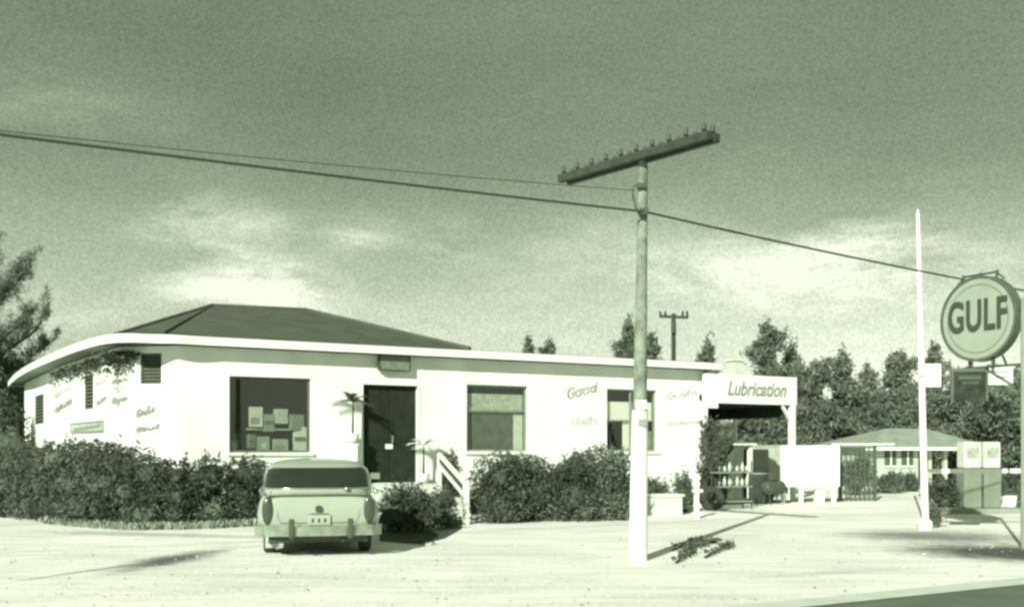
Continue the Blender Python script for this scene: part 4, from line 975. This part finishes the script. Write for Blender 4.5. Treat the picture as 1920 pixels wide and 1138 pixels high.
# plants beside the door: dark palm on the left, pale croton on the right
def palm(px, py_base, Y, H_, lab, m, seed, nf=9, L_=.55, parent=None):
    b = W(px, py_base, Y); root = thing('potted_plant', lab, 'potted plant', b); rr = random.Random(seed)
    MB().lathe([(0, 0), (.12, 0), (.17, .26), (.15, .26), (.13, .03), (0, .03)], seg=16).build('pot', M_concrete, root)
    MB().tube([(0, 0, .2), (0.01, 0, H_)], [.03, .02], 8).build('stem', M_dwood, root)
    mb = MB()
    for k_ in range(nf):
        a = 2*math.pi*k_/nf+rr.random()*.5; el = rr.uniform(.1, 1.1); pts = []
        for j in range(7):
            t = j/6; r_ = L_*t*math.cos(el); pts.append(Vector((r_*math.cos(a), r_*math.sin(a), H_+L_*t*math.sin(el)-.45*L_*t*t)))
        for j in range(6):
            dv = (pts[j+1]-pts[j]).normalized(); sd = dv.cross(Vector((0, 0, 1))).normalized()
            for sg_ in (-1, 1):
                for q in range(2):
                    b0 = pts[j].lerp(pts[j+1], q*.5); tip = b0+sd*sg_*.16*(1-.5*j/6)+dv*.10-Vector((0, 0, .03)); w_ = dv*.022
                    mb.add([b0-w_, b0+w_, tip], [(0, 1, 2)])
    mb.build('fronds', m, root); return root
pd = PF.pt(dr[0]-.32, 0, .28)
# the dark palm stands on a tall stand at the left of the door
b_ = palm(0, 840, 1, 1.05, 'dark spiky palm in a pot on a plinth left of the entrance door', M_hedge, 4, 11, .55); b_.location = (pd.x, pd.y, 1.75)
mb = MB(); mb.box((0, 0, .87), (.26, .26, 1.72)); mb.box((0, 0, 1.735), (.34, .34, .03))
o = mb.build('plinth', M_wall, label='white square plinth left of the entrance door', cat='plinth'); o.location = (pd.x, pd.y, 0)
pe = PF.pt(dr[2]-.05, 0, .35); zz = zf
for i, (hh_, sz) in enumerate(((.35, .5), (1.15, .45))):
    pass
b_ = palm(0, 840, 1, .95, 'pale leaved plant in a pot at the right side of the entrance door', mat('pale_leaf', .8, .7, .1, 5), 8, 10, .5); b_.location = (pe.x, pe.y, zf+.0)
# dark leafage under the left eave
rng = np.random.default_rng(9); P = []
for pl, xa, xb, yt, yb in ((PB, 108, 190, 690, 705), (PA, 203, 250, 662, 690)):
    for k_ in range(26):
        t = k_/25; px = xa+(xb-xa)*t; u, z = pl.uz(px, 0); 
        top = Z_SOF-.05; ln = .12+.42*rng.random()**2; n_ = 42
        base = np.array(pl.pt(u, top-.1, .08)); zz_ = rng.random(n_)*ln
        q = base+rng.normal(size=(n_, 3))*np.array([.10, .10, .02]); q[:, 2] -= zz_; P.append(q)
P = np.concatenate(P); vn = foliage('eave_leafage', P, .10, M_hedge, None, 3, .6, label='ragged dark leafage hanging under the curved left eave', cat='leafage')  # ragged dark strands of leaves below the left soffit

# pale grass fringe at the hedge foot
rng = np.random.default_rng(7); P = []
for i in range(len(hl)-1):
    if i < 2: continue
    a = np.array(hl[i]); b = np.array(hl[i+1])
    n_ = 420; t = rng.random(n_)[:, None]; xy = a+(b-a)*t+np.stack([rng.normal(size=n_)*.1, -.55-.18*rng.random(n_)], 1)
    P.append(np.concatenate([xy, (rng.random(n_)*.14)[:, None]], 1))
P = np.concatenate(P); foliage('grass', P, .13, M_pale, None, 5, .25, droop=np.array([0, 0, 1.0]), kind='stuff', label='pale dry grass fringe along the foot of the hedge')
# dark strokes on the lot, modelled as leafy stems
rr = random.Random(3)
for i, (x0, y0, x1, y1, lab) in enumerate(((1262, 1034, 1316, 1016, 'dark leafy stroke lying farthest back in the scatter'), (1268, 1058, 1300, 1036, 'dark leafy stroke at the front of the scatter'), (1288, 1034, 1340, 1018, 'dark twiggy stroke in the middle of the scatter'), (1322, 1048, 1372, 1024, 'rightmost dark leafy stroke of the scatter'))):
    a, b = G(x0, y0), G(x1, y1); t_ = thing('dark_stroke', lab, 'branch', (a.x, a.y, .01), group='dark strokes scattered right of the pole'); v = b-a
    MB().tube([(0, 0, .02), v*.5+Vector((0, .02, .05)), v+Vector((0, 0, .02))], [.018, .013, .006], 6).build('stem', M_dwood, t_)
    n_ = 90; t = np.random.default_rng(i).random(n_)[:, None]; rg = np.random.default_rng(i+9)
    P = t*np.array(v)+rg.normal(size=(n_, 3))*np.array([.05, .09, .02]); P[:, 2] = np.abs(P[:, 2])+.02+.05*rg.random(n_)
    foliage('leaves', P, .11, M_hedge, t_, i, .5)

# ------------------------------------------------------------------ trees
def tree(px, top, w_px, Y, lab, seed, conic=.5, dens=1.0, base_frac=.08, up=.35, m=M_pine, group='trees beyond the station', ntuft=None, lean=0, name='pine_tree', nbr=None):
    """feathery casuarina: trunk, limbs, needle tufts"""
    rng = np.random.default_rng(seed); s_ = F/Y; x0 = (px-CX)/F*Y; H_ = EYE-(top-HOR)/s_; R_ = w_px/s_/2
    root = thing(name, lab, 'tree', (x0, Y, 0), group=group)
    mb = MB(); tr_ = [Vector((lean*(k_/6)**1.5, 0, H_*.97*k_/6)) for k_ in range(7)]; mb.tube(tr_, [max(.03, .22*H_/10*(1-k_/6.2)) for k_ in range(7)], 8)
    P = []; nb = nbr or int(34*max(1, H_/9))
    for k_ in range(nb):
        t = base_frac+(1-base_frac)*(k_+rng.random())/nb; z_ = H_*t
        prof = (1-t)**conic*min(1, (t-base_frac)*6+.45) if t < 1 else 0
        rad = R_*prof*(.40+.95*rng.random()**1.5); a = rng.random()*2*math.pi
        p0_ = np.array([lean*t**1.5, 0, z_*.93]); dv = np.array([math.cos(a)*rad, math.sin(a)*rad, rad*up*(.3+rng.random())+.15])
        mb.tube([p0_, p0_+dv*.5+np.array([0, 0, -.05]), p0_+dv], [.05*(1-t)+.015, .03, .012], 5, cap=False)
        nt_ = max(3, int(3+rad*4))
        for q in range(nt_):
            f_ = (q+.7)/nt_; c_ = p0_+dv*f_+rng.normal(size=3)*.12*rad; n_ = int((30+34*rng.random())*dens)
            sg = (.13+.15*rad*(1-.6*f_))
            P.append(c_+rng.normal(size=(n_, 3))*np.array([sg, sg, sg*.75]))
    n_ = int(60*dens); P.append(np.array([lean, 0, H_-.35])+rng.normal(size=(n_, 3))*np.array([.14, .14, .25]))
    P = np.concatenate(P); P = P[P[:, 2] > .1]
    mb.build('trunk', M_dwood, root)
    foliage('crown', P, .17+Y/420, m, root, seed, .32, droop=np.array([0, 0, .35]))
    return root
TL = [(990, 628, 34, 70, 'thin tree tip showing above the middle of the roof'), (1030, 633, 44, 74, 'low tree tip showing above the roof left of the pole'),
 (1178, 592, 62, 66, 'feathery pine immediately left of the utility pole top of roof'), (1222, 622, 60, 68, 'dark pine between the two utility poles'),
 (1328, 634, 64, 64, 'rounded pine behind the right end of the roof'), (1436, 600, 100, 60, 'tall pointed pine above the lubrication sign'),
 (1484, 642, 60, 62, 'slim pine right behind the tall pointed pine'), (1528, 676, 90, 58, 'broad pine right of the lubrication sign'),
 (1580, 655, 96, 60, 'bushy pine above the trellis'), (1626, 684, 70, 63, 'shorter pine in the gap above the bungalow'),
 (1690, 655, 110, 57, 'broad pine immediately left of the flagpole'), (1752, 640, 34, 66, 'narrow pointed pine immediately right of the flagpole'),
 (1786, 728, 110, 56, 'low pine behind the dark hanging sign'), (1846, 700, 130, 54, 'wide pine behind the small white hanging sign'), (1908, 690, 120, 55, 'pine at the far right edge of the picture'),
 (1400, 735, 110, 55, 'low pine seen through the lubrication bay'), (1455, 740, 100, 54, 'low pine behind the canopy post'), (1550, 760, 110, 52, 'low pine behind the blank board'), (1640, 765, 110, 53, 'low pine behind the bungalow roof'), (1720, 760, 100, 53, 'low pine behind the flagpole')]
for i, (px, top, w_, Y, lab) in enumerate(TL):
    tree(px, top, w_*1.3, Y, lab, 50+i, conic=(.62, .4, .5, .3)[i % 4] if top < 700 else .3, dens=1.25, up=(.3, .7, .5)[i % 3])
def limb_tree(Y, trunk, limbs, lab, seed):
    rng = np.random.default_rng(seed); b = W(trunk[0][0], 0, Y); root = thing('pine_tree', lab, 'tree', (b.x, Y, 0)); o = Vector((b.x, Y, 0))
    mb = MB(); tp_ = [W(x, y, Y)-o for x, y in trunk]; tp_[0].z = 0; mb.tube(tp_, [.28-.22*i_/(len(tp_)-1) for i_ in range(len(tp_))], 9); P = []
    for k_, lm in enumerate(limbs):
        dy = rng.uniform(-1.5, 1.5); pts = [W(x, y, Y)-o+Vector((0, dy*i_/(len(lm)-1), 0)) for i_, (x, y) in enumerate(lm)]
        mb.tube(pts, [.09-.07*i_/(len(pts)-1) for i_ in range(len(pts))], 6)
        for i_ in range(len(pts)-1):
            for q in range(9):
                f_ = (q+rng.random())/9; c_ = pts[i_].lerp(pts[i_+1], f_); g_ = (i_+f_)/(len(pts)-1)
                sg = .30*(1-.55*g_); tw = Vector((rng.normal()*.3+.15, rng.normal()*.4, .35+.3*rng.random()))*(.5+.8*rng.random())
                mb.tube([c_, c_+tw], [.015, .006], 4, cap=False)
                for u_ in (.3, .7, 1.0): P.append(np.array(c_+tw*u_)+rng.normal(size=(34, 3))*np.array([sg*.55, sg*.7, sg*.6]))
    P = np.concatenate(P); mb.build('trunk', M_dwood, root); foliage('crown', P, .15, M_pine, root, seed, .25, droop=np.array([.25, 0, .6]))
limb_tree(46, [(-40, 900), (-38, 760), (-30, 620), (-28, 500), (-20, 400)], [[(-38, 640), (-5, 580), (30, 535), (52, 492)], [(-38, 600), (0, 560), (40, 530), (66, 505)], [(-35, 700), (20, 650), (62, 620), (86, 570)], [(-35, 690), (10, 640), (60, 612), (92, 590)], [(-38, 740), (10, 690), (50, 660), (84, 630)], [(-30, 540), (-8, 500), (10, 470)], [(-36, 780), (0, 730), (30, 700), (60, 690)], [(-36, 800), (0, 770), (30, 750), (50, 740)]], 'dark windblown pine with upswept branches at the far left behind the station', 90)
tree(45, 690, 90, 48, 'low dark pine behind the left eave', 91, conic=.4, dens=1.2)
tree(-30, 600, 160, 44, 'dark pine half outside the left edge', 92, conic=.4, dens=1.2)
print('scene built')
